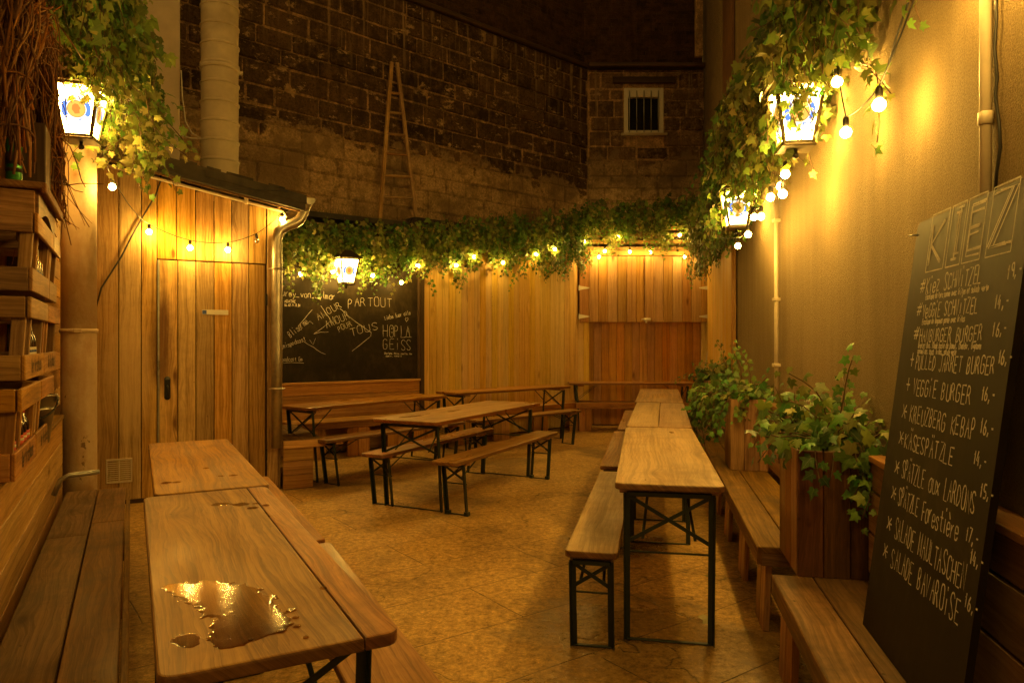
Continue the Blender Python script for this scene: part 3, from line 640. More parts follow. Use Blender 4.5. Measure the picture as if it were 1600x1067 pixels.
m = MB(); m.box(((wx0 + wx1) / 2, -.02, wz1 + .13), (1.15, .06, .12), ax=0, bev=.01); m.build('lintel', M['dark_wood'], t)
m = MB(); m.box((xr / 2, -.01, ZC + .04), (xr, .3, .07), ax=0, bev=.01); m.build('coping', M['dark_wood'], t)
m = MB(); cx = (wx0 + wx1) / 2; cz = (wz0 + wz1) / 2; ww = wx1 - wx0; hh = wz1 - wz0
for c_, s_ in (((wx0 + .04, .06, cz), (.08, .10, hh)), ((wx1 - .04, .06, cz), (.08, .10, hh)), ((cx, .06, wz1 - .085), (ww - .16, .10, .17)), ((cx, .06, wz0 + .03), (ww - .16, .10, .06))): m.box(c_, s_, bev=.004)
win = m.build('window', M['white_paint'], t)
m = MB(); m.box((cx, -.01, wz0 - .03), (ww + .12, .10, .05), bev=.01); m.build('sill', M['old_plaster'], win)
m = MB(); m.box((cx, .10, cz - .03), (ww - .14, .01, hh - .1)); m.build('pane', M['glass_dark'], win)
for k in range(5):
    m = MB(); x = wx0 + .10 + k * (ww - .20) / 4; m.tube([(x, -.01, wz0 + .02), (x, -.01, wz1 - .06)], .009, 6); m.build('bar', M['steel'], win)
t = thing('brick_wall', 'dark upper brickwork above the barred window', 'wall', SC_ + Vector((0, .1, 0)), 0)
m = MB(); m.box((xr / 2 - .05, .2, ZC + 2.1), (xr + .1, .4, 4.0), ax=0, bev=.01); m.build('brickwork', M['brick_dark'], t)
m = MB(); m.box((0, 0, 8.2), (.13, .1, 3.4), ax=2, bev=.01)
o = m.build('plaster_pilaster', M['mortar_low']); o.location = R(-.12, 12.9); tag(o, 'pale plaster strip high up where brickwork meets the right wall', 'pilaster')

# ------------------------------------------------------------------ left wall, parapet, niche
t = thing('level_board_wall', 'wall of level pine boards at the far left behind the iron column', 'wall', L(-.47, 4.45), TH_L)
m = MB()
z = .96
while z < 4.2:
    m.box((-.011, 1.3, z + .066), (.022, 2.6, .129), ax=1); z += .132
m.build('boards', M['left_wood'], t)
m = MB(); m.box((-.06, 1.3, 2.2), (.07, 2.6, 4.3), ax=1); m.build('backing', M['dark_wood'], t)
m = MB(); m.box((-.20, .03, 2.2), (.36, .03, 4.3), ax=2); m.build('return_board', M['left_wood'], t)
t = thing('niche_wall', 'dark boarded niche wall behind the beer crates', 'wall', L(-.88, 1.0), TH_L)
m = MB(); z = .1
while z < 4.4: m.box((-.011, 1.7, z + .09), (.022, 3.5, .178), ax=1); z += .18
m.build('boards', M['dark_wood'], t)
t = thing('bench_back_wall', 'low pine board parapet with a ledge behind the left plank bench', 'parapet', L(-.395, 1.2), TH_L)
m = MB(); z = .02
for hgt in (.16, .15, .15, .155, .155, .15):
    m.box((-.012, 2.12, z + hgt / 2), (.024, 4.25, hgt - .003), ax=1); z += hgt
m.build('boards', M['left_wood'], t)
m = MB(); x = 0.012
for w in (.07, .095, .10, .11, .1): m.box((x - w / 2, 2.12, .945), (w - .003, 4.25, .022), ax=1); x -= w
m.build('ledge', M['old_plank'], t)
m = MB(); m.box((.014, .12, .60), (.03, .03, .7), ax=2); m.build('batten', M['dark_wood'], t)

# iron column
t = thing('iron_column', 'thick rust-stained iron column in front of the left wall boards', 'column', L(-.325, 5.82), TH_L)
m = MB(); m.lathe([(.112, 0), (.112, .55), (.110, 1.5), (.110, 1.505)], n=32); m.lathe([(.110, 1.505), (.110, 2.4), (.108, 5.2)], n=32); m.build('shaft', M['column'], t)
m = MB(); m.lathe([(.113, 1.49), (.119, 1.492), (.119, 1.515), (.113, 1.518)], n=32); m.box((0, -.125, 1.504), (.05, .03, .03)); m.build('collar', M['column'], t)

# ------------------------------------------------------------------ the shed with the door
SH = 7.10
def roofz(c): return 3.06 - .185 * (c - .1)
t = thing('shed', 'pine boarded shed with a sloping tarred roof and a plank door', 'shed', L(0, SH), TH_L)
m = MB()
DC0, DC1, DZ = .215, 1.13, 2.16
planks_v(m, -.62, DC0 - .012, .04, 3, .175, 0, .022, .007, lambda c: roofz(c) - .15)
planks_v(m, DC1 + .012, 1.25, .04, 3, .12, 0, .022, .007, lambda c: roofz(c) - .15)
planks_v(m, DC0 - .012, DC1 + .012, DZ + .012, 3, .158, 0, .022, .007, lambda c: roofz(c) - .15)
# side wall running back to the chalkboard wall
s = 0.02
while s < 1.6:
    m.box((1.262, s + .06, 1.38), (.022, .117, 2.74), ax=2); s += .121
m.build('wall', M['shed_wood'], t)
m = MB(); m.box((.33, .08, 1.3), (1.85, .08, 2.6), ax=2); m.box((.3, .08, .02), (1.9, .12, .04)); m.build('backing', M['dark_wood'], t)
# door
m = MB(); x = DC0
for w in (.155, .15, .155, .155, .15, .15):
    m.box((x + w / 2, .012, (DZ + .05) / 2), (w - .007, .024, DZ - .05), ax=2); x += w
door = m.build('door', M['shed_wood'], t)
m = MB(); m.box((DC0 - .002, -.004, 1.11), (.016, .012, 2.1), bev=.002); m.build('edge_strip', M['steel'], door)
m = MB()
m.lathe([(.0, 0), (.024, .002), (.026, .006), (.0, .007)], n=16, M4=Matrix.Translation((.285, -.002, 1.09)) @ Matrix.Rotation(math.pi / 2, 4, 'X'))
m.box((.285, -.006, 1.01), (.05, .012, .17), ax=2, bev=.005); m.lathe([(.0, 0), (.026, .002), (.024, .006), (.0, .007)], n=16, M4=Matrix.Translation((.285, -.002, .93)) @ Matrix.Rotation(math.pi / 2, 4, 'X'))
m.tube([(.285, -.012, 1.03), (.285, -.055, 1.03), (.288, -.06, 1.0), (.292, -.06, .93)], .009, 8)
m.build('handle', M['black_metal'], door)
m = MB(); m.box((.685, -.003, 1.70), (.225, .004, .045), bev=.001); sg = m.build('sign', M['plastic_white'], door)
m = MB(); m.box((.592, -.0065, 1.70), (.036, .003, .036), bev=.0005); m.build('symbol', M['label_blue'], sg)
for z in (.35, 1.83):
    m = MB(); m.box((DC1 + .006, -.006, z), (.02, .012, .11), bev=.002); m.build('hinge', M['black_metal'], door)
# roof
m = MB()
c0, c1 = -.75, 1.47
def rbox(mb, a, b, s0, s1, top, thick, mi=0):
    v = []
    for c in (a, b):
        for s in (s0, s1):
            for dz in (0, -thick): v.append((c, s, roofz(c) + top + dz))
    mb.add(v, [[0, 4, 6, 2], [1, 3, 7, 5], [0, 1, 5, 4], [2, 6, 7, 3], [0, 2, 3, 1], [4, 5, 7, 6]], [(p[0], p[1]) for p in v], None, mi)
rbox(m, c0, c1, -.22, 2.3, .012, .03); rbox(m, c0, c1 - .01, -.215, -.185, -.02, .115)
rbox(m, c0, .55, -.222, -.19, -.0, .05); rbox(m, .58, c1, -.226, -.19, -.006, .06)
for k in range(16):
    c = random.uniform(-.3, 1.3); m.box((c, -.21, roofz(c) + .02), (random.uniform(.05, .2), .03, .02), rot=Matrix.Rotation(.18, 4, 'Y'))
rf = m.build('roof', M['tar'], t)
m = MB(); rbox(m, c0, c1 - .06, -.18, 0.0, -.09, .02); rbox(m, c0, c1 - .05, -.17, -.15, -.10, .05); m.build('soffit', M['old_plank'], rf)
# vent grille
m = MB(); m.box((-.19, -.006, .30), (.012, .012, .21)); m.box((.0, -.006, .30), (.012, .012, .21)); m.box((-.095, -.006, .40), (.2, .012, .012)); m.box((-.095, -.006, .2), (.2, .012, .012)); m.box((-.095, -.006, .3), (.01, .012, .2))
for k in range(11): m.box((-.095, -.006, .21 + k * .018), (.185, .008, .009), rot=Matrix.Rotation(.5, 4, 'X'))
m.build('vent_grille', M['cream_pipe'], t)

# pale conduit under the eave, cables on the shed
m = MB(); m.tube([L(c, SH - .05, roofz(c) - .165) for c in (-.3, .2, .7, 1.1, 1.28)] + [L(1.31, SH - .06, roofz(1.3) - .22)], .014, 8)
for c in (.35, .95): m.box(L(c, SH - .05, roofz(c) - .155), (.03, .04, .06))
tag(m.build('conduit', M['cream_pipe']), 'pale conduit clipped under the shed eave', 'conduit')
m = MB(); m.tube([hitS(*p, SH - .03) for p in ((252, 268), (250, 285), (243, 305), (225, 335), (205, 370), (190, 400), (172, 428), (158, 450), (150, 480))], .008, 6)
tag(m.build('cable', M['cable_black']), 'black cable drooping across the shed boards from the eave to the column', 'cable')
m = MB(); m.tube([hitS(*p, SH - .24) for p in ((205, 248), (250, 262), (300, 280), (345, 292), (385, 296), (430, 297), (450, 300))], .005, 6)
tag(m.build('cable', M['cable_black']), 'thin black cable running along the front edge of the shed roof', 'cable')

# gutter and zinc downpipe
t = thing('downpipe', 'zinc downpipe with swan neck at the corner of the shed', 'downpipe', L(1.22, SH - .09), TH_L)
m = MB()
P = [(0, 0, .42), (0, 0, 1.3), (0, 0, 2.30), (0, .0, 2.40), (.02, .0, 2.48), (.08, 0, 2.53), (.15, 0, 2.56), (.21, 0, 2.60), (.25, 0, 2.68), (.255, 0, 2.74)]
m.tube(P, .05, 18); m.build('pipe', M['zinc'], t)
m = MB(); m.lathe([(.05, 0), (.055, .02), (.095, .085), (.097, .09)], c=(.255, 0, 2.70), n=18); m.build('funnel', M['zinc'], t)
for z in (.98, 2.12):
    m = MB(); m.lathe([(.051, -.012), (.056, -.01), (.056, .01), (.051, .012)], c=(0, 0, z), n=18); m.box((.0, .06, z), (.02, .07, .02)); m.tube([(-.075, 0, z), (.075, 0, z)], .006, 6); m.build('clamp', M['zinc'], t)
t = thing('gutter', 'half-round zinc gutter along the shed eave', 'gutter', L(1.50, SH - .2), TH_L)
m = MB(); V = []; n = 9
for s in (0, 2.3):
    for r in (.062, .058):
        for k in range(n):
            a = math.pi + math.pi * k / (n - 1); V.append((r * math.cos(a), s, 2.80 + r * math.sin(a)))
F = []
for k in range(n - 1): F += [[k, k + 1, 2 * n + k + 1, 2 * n + k], [n + k + 1, n + k, 3 * n + k, 3 * n + k + 1], [k + 1, k, n + k, n + k + 1], [2 * n + k, 2 * n + k + 1, 3 * n + k + 1, 3 * n + k]]
m.add(V, F, [(v[1], v[0]) for v in V], smooth=True); m.add([V[k] for k in range(n)], [list(range(n))], [(0, 0)] * n); m.build('trough', M['zinc'], t)

# flue and plaster chimney on the roof
t = thing('flue_pipe', 'pale ribbed metal flue rising from the shed roof', 'flue', L(.775, 7.6, 2.85), TH_L)
m = MB(); z = 0
while z < 4.6:
    m.band(.173, z, .1775, z + .160); m.band(.1775, z + .160, .186, z + .166); m.band(.186, z + .166, .186, z + .180); m.band(.186, z + .180, .173, z + .19); z += .19
m.build('pipe', M['flue_metal'], t)
m = MB(); m.lathe([(.18, 1.26), (.187, 1.262), (.187, 1.30), (.18, 1.302)], n=36); m.box((.19, 0, 1.28), (.05, .04, .03)); m.build('clamp', M['flue_metal'], t)
t = thing('chimney_breast', 'cracked pale plaster pier standing behind the shed roof', 'pier', L(.245, 7.66, 2.7), TH_L)
m = MB(); m.box((0, 0, 2.4), (.33, .36, 4.8), ax=2, bev=.008); m.build('pier', M['old_plaster'], t)
m = MB()
for k in range(14): m.lathe([(.0, 0), (.02 + .02 * random.random(), .02), (.05 + .02 * random.random(), .1), (.045, .2), (.0, .24)], c=(-.19 + random.uniform(-.02, .02), -.1 + random.uniform(-.05, .05), .3 + k * .16), n=9)
m.build('rough_stone', plain('rusty rough stone', (.16, .085, .04), .9, 0, .5, 12, .5), t)
m = MB(); m.box((-.8, .1, 2.4), (1.6, .25, 4.8), ax=2, bev=.01)
o = m.build('plaster_return', M['stone_low']); o.location = L(-.02, 7.8, 2.5); o.rotation_euler = (0, 0, TH_L); tag(o, 'dark rough wall behind the ivy left of the plaster pier', 'wall')
m = MB(); m.tube([hitS(*p, 7.45) for p in ((283, 110), (285, 150), (290, 190), (300, 208), (314, 216), (300, 216), (270, 208), (245, 212), (230, 222))], .006, 6)
tag(m.build('cable', M['cable_white']), 'thin pale wire looping between plaster pier and flue', 'cable')

# ------------------------------------------------------------------ fixed plank benches
t = thing('plank_bench', 'long weathered plank bench along the left parapet', 'bench', L(-.2, 1.2), TH_L)
for x0, x1, ys in ((-.175, .003, (0, 3.0, 4.25)), (.009, .165, (0, 3.25, 4.25))):
    m = MB()
    for a, b in zip(ys, ys[1:]): m.box(((x0 + x1) / 2, (a + b) / 2, .435), (x1 - x0, b - a - .003, .03), ax=1)
    m.build('seat_plank', M['old_plank'], t)
m = MB(); m.box((.181, 2.1, .375), (.022, 4.25, .14), ax=1); m.build('edge_board', M['old_plank'], t)
for y in (.4, 1.7, 3.0, 4.1):
    m = MB(); m.box((0, y, .21), (.32, .04, .42), ax=2); m.build('support', M['old_plank'], t)

def wall_bench(name, label, loc, rz, length, depth, supports, wood_=None, pw=.30, z=.455):
    """seat boards along local x, wall at local y=0, yard at -y; pairs of upright boards carry it"""
    t = thing(name, label, 'bench', loc, rz, 'fixed plank benches'); w = wood_ or M['left_wood']
    n = 3; dd = depth / n
    for k in range(n):
        m = MB(); m.box((length / 2, -dd * (k + .5), z - .015), (length, dd - .004, .03), ax=0); m.build('seat_plank', w, t)
    m = MB(); m.box((length / 2, -depth - .011, z - .045), (length, .022, .085), ax=0); m.build('edge_board', w, t)
    for x in supports:
        m = MB()
        for q in range(2): m.box((x + pw * (q + .5) / 2, -depth + .03, (z - .03) / 2), (pw / 2 - .004, .03, z - .035), ax=2)
        m.build('support', w, t)
    return t
wall_bench('wall_bench', 'fixed plank bench below the chalkboard', K0 + nK * .002 + dK * .0, aK, 1.93, .40, (.12, .70, 1.25, 1.62))
wall_bench('wall_bench', 'fixed plank bench along the narrow upright boards', K1 + nB * .002 + dB * .02, aB, LB - .06, .40, (.3, 1.0, 1.8, 2.6))
wall_bench('wall_bench', 'fixed plank bench in front of the serving hatch', Vector((1.02, 11.70, 0)), 0, 1.95, .42, (.05, .95, 1.6), M['bench_orange'], .2)
t = thing('corner_bench', 'short boxed plank bench at the foot of the shed corner', 'bench', L(1.29, 7.08), TH_L, 'fixed plank benches')
for k in range(2):
    m = MB(); m.box((.10 + k * .195, .68, .455), (.19, 1.4, .032), ax=1); m.build('seat_plank', M['old_plank'], t)
m = MB(); m.box((.195, -.03, .435), (.40, .024, .075), ax=0); m.build('edge_board', M['left_wood'], t)
m = MB()
for k in range(3): m.box((.14, -.006, .07 + k * .135), (.285, .024, .131), ax=0)
m.build('end_panel', M['left_wood'], t)
m = MB()
for k in range(3): m.box((.27, .66, .07 + k * .135), (.024, 1.3, .131), ax=1)
m.build('side_panel', M['old_plank'], t)

# right side: bench, back boards and planters
BZ = .43
def right_bench(label, s0, s1, front_cut, sup):
    t = thing('plank_bench', label, 'bench', R(0, s0), TH_R, 'plank benches along the right wall'); n = s1 - s0
    m = MB(); m.box((-.385, (n - front_cut) / 2, BZ - .016), (.165, n - front_cut, .032), ax=1, bev=.004); m.build('seat_plank', M['old_plank'], t)
    m = MB(); m.box((-.195, n / 2, BZ - .016), (.205, n, .032), ax=1, bev=.004); m.build('seat_plank', M['old_plank'], t)
    m = MB(); m.box((-.455, (n - front_cut) / 2, BZ - .045), (.024, n - front_cut, .085), ax=1); m.build('edge_board', M['old_plank'], t)
    m = MB(); m.box((-.28, .02, BZ - .05), (.34, .03, .09), ax=0); m.build('end_board', M['old_plank'], t)
    for s in sup:
        m = MB()
        for q in range(2): m.beam((-.42, s + q * .13, .0), (-.40, s + q * .13 + .02, BZ - .03), .12, .03, up=(1, 0, 0))
        m.build('support', M['planter_wood'], t)
    return t
right_bench('nearest weathered plank bench on the right, under the menu board', .6, 3.42, .40, (.5, 1.5, 2.25))
right_bench('weathered plank bench on the right between the two nearer planters', 3.44, 7.2, 0, (.1, .85, 1.7, 2.5, 3.3))
right_bench('weathered plank bench on the right beside the farthest planter', 7.22, 11.2, 0, (.3, 1.2, 2.2, 3.2))
for lb, sa, sb in (('pine backrest behind the menu board on the right wall', .6, 2.99), ('pine backrest between the nearest and middle planters', 3.45, 5.54), ('pine backrest between the middle and farthest planters', 6.02, 8.2), ('pine backrest beyond the farthest planter', 8.7, 11.1)):
    t = thing('bench_back', lb, 'backrest', R(0, sa), TH_R, 'backrests of the right-hand benches'); ln = sb - sa
    m = MB()
    for zc, hh in ((.555, .17), (.73, .17), (.878, .115)): m.box((-.075, ln / 2, zc), (.028, ln, hh - .004), ax=1)
    m.build('boards', M['planter_wood'], t)
    m = MB(); m.box((-.05, ln / 2, .95), (.10, ln, .026), ax=1); m.build('cap_board', M['planter_wood'], t)
def planter(label, o, s, w, d, mat, h=.53):
    t = thing('planter_box', label, 'planter', R(o, s, BZ), TH_R, 'planter boxes on the right-hand bench')
    def face(cx, cy, along, ln, nb):
        m = MB(); st = ln / nb
        for k in range(nb):
            q = -ln / 2 + st * (k + .5)
            c_ = (cx + q, cy, h / 2) if along == 'x' else (cx, cy + q, h / 2)
            m.box(c_, (st - .003, .022, h) if along == 'x' else (.022, st - .003, h), ax=2)
        return m
    face(0, -d / 2, 'x', w, 3).build('front_panel', mat, t); face(0, d / 2, 'x', w, 3).build('back_panel', mat, t)
    face(-w / 2 + .011, 0, 'y', d - .026, 3).build('side_panel', M['planter_wood'], t); face(w / 2 - .011, 0, 'y', d - .026, 3).build('side_panel', mat, t)
    m = MB(); m.box((0, 0, h - .05), (w - .05, d - .05, .03)); m.build('soil', M['soil'], t)
    return t
planter('dark stained planter box nearest the menu board', -.205, 3.22, .32, .40, M['planter_dark'], .535)
planter('middle pine planter box, with a creeper down its front', -.205, 5.78, .32, .42, M['planter_wood'], .55)
planter('farthest pine planter box, near the serving hatch', -.205, 8.45, .32, .42, M['planter_wood'], .55)

# ------------------------------------------------------------------ beer tables and benches
def rrect(x0, x1, y0, y1, r, corners=(1, 1, 1, 1), n=5):
    o = []
    for (cx, cy_, a0, on) in ((x1 - r, y0 + r, -90, corners[1]), (x1 - r, y1 - r, 0, corners[2]), (x0 + r, y1 - r, 90, corners[3]), (x0 + r, y0 + r, 180, corners[0])):
        if on:
            for k in range(n + 1):
                a = math.radians(a0 + 90 * k / n); o.append((cx + r * math.cos(a), cy_ + r * math.sin(a)))
        else:
            o.append({-90: (x1, y0), 0: (x1, y1), 90: (x0, y1), 180: (x0, y0)}[a0])
    return o
def beer_set(name, label, cat, group, A, B, width, z, wood_, seam=None, inset=(.15, .15), th=.032, feet=False):
    """A, B: the middles of the two short ends on the ground"""
    A = Vector(A).to_3d(); B = Vector(B).to_3d(); d = B - A; ln = d.length; rz = math.atan2(-d.x, d.y)
    t = thing(name, label, cat, (A + B) / 2, rz, group); hw = width / 2; hl = ln / 2; r = .035 if width > .4 else .03
    m = MB()
    if seam is None: m.slab(rrect(-hw, hw, -hl, hl, r), z - th, z, .007, side=1)
    else:
        xs = -hw + width * seam
        m.slab(rrect(-hw, xs - .0015, -hl, hl, r, (1, 0, 0, 1)), z - th, z, .006, side=1); m.slab(rrect(xs + .0015, hw, -hl, hl, r, (0, 1, 1, 0)), z - th, z, .006, side=1)
    m.build('tabletop' if cat == 'table' else 'seat', [wood_, M['edge_varnish']], t)
    lw = hw - (.055 if width > .4 else .035); zt = z - th - .0
    for y in (-hl + inset[0] + .03, hl - inset[1] - .03):
        m = MB(); m.box((0, y, zt - .013), (width - .04, .09, .026), ax=0); m.build('batten', wood_, t)
    for e, y0, ins in ((-1, -hl + inset[0], 0), (1, hl - inset[1], 0)):
        sp = e * .03                                                   # the legs splay a little
        for sx in (-1, 1):
            m = MB()
            a = Vector((sx * lw, y0 - sp, 0)); b = Vector((sx * lw, y0 + sp, zt - .02))
            m.beam(a, b, .030, .004, up=(0, 1, 0)); m.beam(a + Vector((-sx * .0, e * .013, 0)) + Vector((sx * .013, 0, 0)), b + Vector((sx * .013, e * .013, 0)), .004, .028, up=(0, 1, 0))
            if feet: m.box((a.x, a.y, .016), (.042, .042, .032), bev=.004)
            m.build('leg', M['metal_green'], t)
        met = M['metal_green']
        for ya, sg_ in ((0, 1), (-.006, -1)):
            m = MB(); m.beam((-lw * sg_, y0 + ya, .62 * z), (lw * sg_, y0 + ya + sp * .7, zt - .03), .018, .005, up=(0, 1, 0)); m.build('brace', met, t)
        m = MB(); m.tube([(-lw - .012, y0 - sp * .2, .56 * z), (lw + .012, y0 - sp * .2, .56 * z)], .005, 6); m.build('cross_rod', met, t)
        m = MB(); m.beam((-lw, y0 - sp, .006), (lw, y0 - sp, .006), .022, .006); m.build('foot_bar', met, t)
        for sx in (-1, 1):
            m = MB(); m.beam((sx * lw * .62, y0 + sp * .2, .62 * z + .02), (sx * lw * .45, y0 - e * .30, zt - .012), .014, .005); m.build('strut', met, t)
        m = MB(); m.box((0, y0 + sp, zt - .025), (2 * lw, .022, .022), ax=0); m.build('top_bar', met, t)
    return t
GT = 'folding beer tables'; GB = 'folding beer benches'; TZ = .77; SZ = .47
TV, TW, BO = M['table_varnish'], M['table_worn'], M['bench_orange']
tableL1 = beer_set('beer_table', 'nearest left beer table with a beer puddle and a crack along its top', 'table', GT, L(.294, 1.55).xy, L(.294, 3.39).xy, .50, TZ, TV, .83)
beer_set('beer_table', 'left beer table pushed against the puddled one, in front of the shed door', 'table', GT, L(.325, 3.42).xy, L(.335, 5.17).xy, .48, TZ, TV)
beer_set('beer_table', 'nearest right beer table with a pale worn top and bare legs towards the viewer', 'table', GT, (.725, 3.27), (1.125, 5.45), .50, TZ, TW, None, (.08, .40))
beer_set('beer_table', 'second right beer table, split by a seam down its middle', 'table', GT, (1.135, 5.49), (1.60, 7.66), .50, TZ, TW, .5)
beer_set('beer_table', 'third right beer table, farthest of the right-hand row', 'table', GT, (1.60, 7.72), (2.05, 9.88), .52, TZ, TV)
beer_set('beer_table', 'wide beer table standing free in the middle of the yard', 'table', GT, (-.91, 5.94), (.02, 7.82), .66, TZ, TW, None, (.13, .20))
beer_set('beer_table', 'beer table in front of the chalkboard', 'table', GT, (-2.24, 7.19), (-.985, 8.86), .50, TZ, BO)
beer_set('beer_table', 'beer table along the narrow upright boards', 'table', GT, (-.86, 9.27), (.714, 10.71), .50, TZ, BO)
beer_set('beer_table', 'beer table set crosswise below the serving hatch', 'table', GT, (.92, 11.52), (2.92, 11.52), .46, TZ, BO)
beer_set('beer_bench', 'nearest left beer bench, running out of the picture beside the puddled table', 'bench', GB, L(.63, 1.45).xy, L(.72, 3.42).xy, .25, SZ, TV)
beer_set('beer_bench', 'left beer bench beside the table in front of the shed door', 'bench', GB, L(.71, 3.47).xy, L(.735, 5.3).xy, .25, SZ, TV)
beer_set('beer_bench', 'nearest right beer bench with a grey worn seat', 'bench', GB, (.36, 3.24), (.775, 5.25), .245, SZ, TW, None, (.06, .3))
beer_set('beer_bench', 'second right beer bench, beside the seamed table', 'bench', GB, (.80, 5.46), (1.22, 7.6), .25, SZ, TV)
beer_set('beer_bench', 'third right beer bench, beside the farthest right-hand table', 'bench', GB, (1.28, 7.77), (1.70, 9.9), .25, SZ, BO)
beer_set('beer_bench', 'orange beer bench on the near side of the middle table, with rubber feet', 'bench', GB, (-.55, 5.66), (.385, 7.62), .25, SZ, BO, None, (.2, .2), feet=True)
beer_set('beer_bench', 'beer bench on the far side of the middle table', 'bench', GB, (-1.20, 6.06), (-.30, 7.92), .25, SZ, BO, None, (.15, .2))
beer_set('beer_bench', 'orange beer bench in front of the chalkboard table', 'bench', GB, (-1.90, 6.96), (-.65, 8.6), .25, SZ, BO)
beer_set('beer_bench', 'orange beer bench in front of the table by the upright boards', 'bench', GB, (-.50, 8.69), (.90, 10.05), .25, SZ, BO)

# spilled beer on the left table
from mathutils import noise as mnoise
def blob(mb, pts, z, bulge=.0005, step=.0035, wob=.22):
    """thin irregular film of liquid over a lumpy field; pts = list of (x, y, r) lobes"""
    x0 = min(p[0] - 2 * p[2] for p in pts); x1 = max(p[0] + 2 * p[2] for p in pts); y0 = min(p[1] - 2 * p[2] for p in pts); y1 = max(p[1] + 2 * p[2] for p in pts)
    nx, ny = int((x1 - x0) / step) + 2, int((y1 - y0) / step) + 2; T = .37; sd_ = random.uniform(0, 90)
    def fld(x, y):
        q = Vector((x, y, sd_)); f = sum(math.exp(-((x - a) ** 2 + (y - b) ** 2) / (r * r)) for a, b, r in pts)
        f = min(f, .9)
        return f + wob * mnoise.noise(q * 22) + wob * .9 * mnoise.noise(q * 60) + wob * .5 * mnoise.noise(q * 130)
    Fd = [[fld(x0 + i * step, y0 + j * step) for j in range(ny)] for i in range(nx)]
    V = []; F = []; idx = {}
    def vert(i, j, k=None):
        key = (i, j, k)
        if key not in idx:
            if k is None: p = (x0 + i * step, y0 + j * step, z + bulge * (min(1, (Fd[i][j] - T) / .12) ** .5))
            else:
                a, b = Fd[i][j], Fd[i + (k == 0)][j + (k == 1)]; t_ = (T - a) / (b - a)
                p = (x0 + (i + (t_ if k == 0 else 0)) * step, y0 + (j + (t_ if k == 1 else 0)) * step, z)
            idx[key] = len(V); V.append(p)
        return idx[key]
    for i in range(nx - 1):
        for j in range(ny - 1):
            cs_ = [(i, j), (i + 1, j), (i + 1, j + 1), (i, j + 1)]; ed = [(i, j, 0), (i + 1, j, 1), (i, j + 1, 0), (i, j, 1)]; poly = []
            for k in range(4):
                a, b = cs_[k], cs_[(k + 1) % 4]; fa, fb = Fd[a[0]][a[1]] > T, Fd[b[0]][b[1]] > T
                if fa: poly.append(vert(*a))
                if fa != fb: poly.append(vert(*ed[k]))
            if len(poly) > 2: F.append(poly)
    if V: mb.add(V, F, [(v[0], v[1]) for v in V], 0.5, 0, True)
def on_table(px, py): p = hit(px, py, (0, 0, TZ), Vector((0, 0, 1))); return p.x, p.y
def spill(label, spots, extra=()):
    m = MB(); blob(m, [(*on_table(px, py), r) for px, py, r in spots], TZ + .0006)
    for px, py, r in extra: blob(m, [(*on_table(px, py), r)], TZ + .0006, .0018, .002, .2)
    return tag(m.build('beer_puddle', M['liquid']), label, 'puddle', 'beer puddles on the left tables')
spill('large shiny beer puddle in the middle of the nearest left table', ((275, 915, .03), (310, 920, .055), (345, 925, .075), (370, 940, .075), (385, 960, .07), (372, 985, .06), (362, 1000, .035), (420, 975, .05)),
      ((440, 985, .012), (455, 953, .014), (462, 964, .009), (464, 978, .008), (393, 999, .007), (505, 918, .012), (478, 995, .008)))
spill('small beer spill near the front left corner of the nearest left table', ((285, 1000, .028), (295, 995, .02), (300, 1005, .015)))
spill('thin streaks of beer near the far edge of the nearest left table', ((345, 787, .03), (375, 787, .03), (400, 786, .012)), ((395, 793, .02), (415, 789, .015)))
spill('thin beer streaks on the table in front of the shed door', ((345, 743, .015), (365, 742, .02)), ((260, 754, .025), (275, 753, .02), (322, 731, .014)))

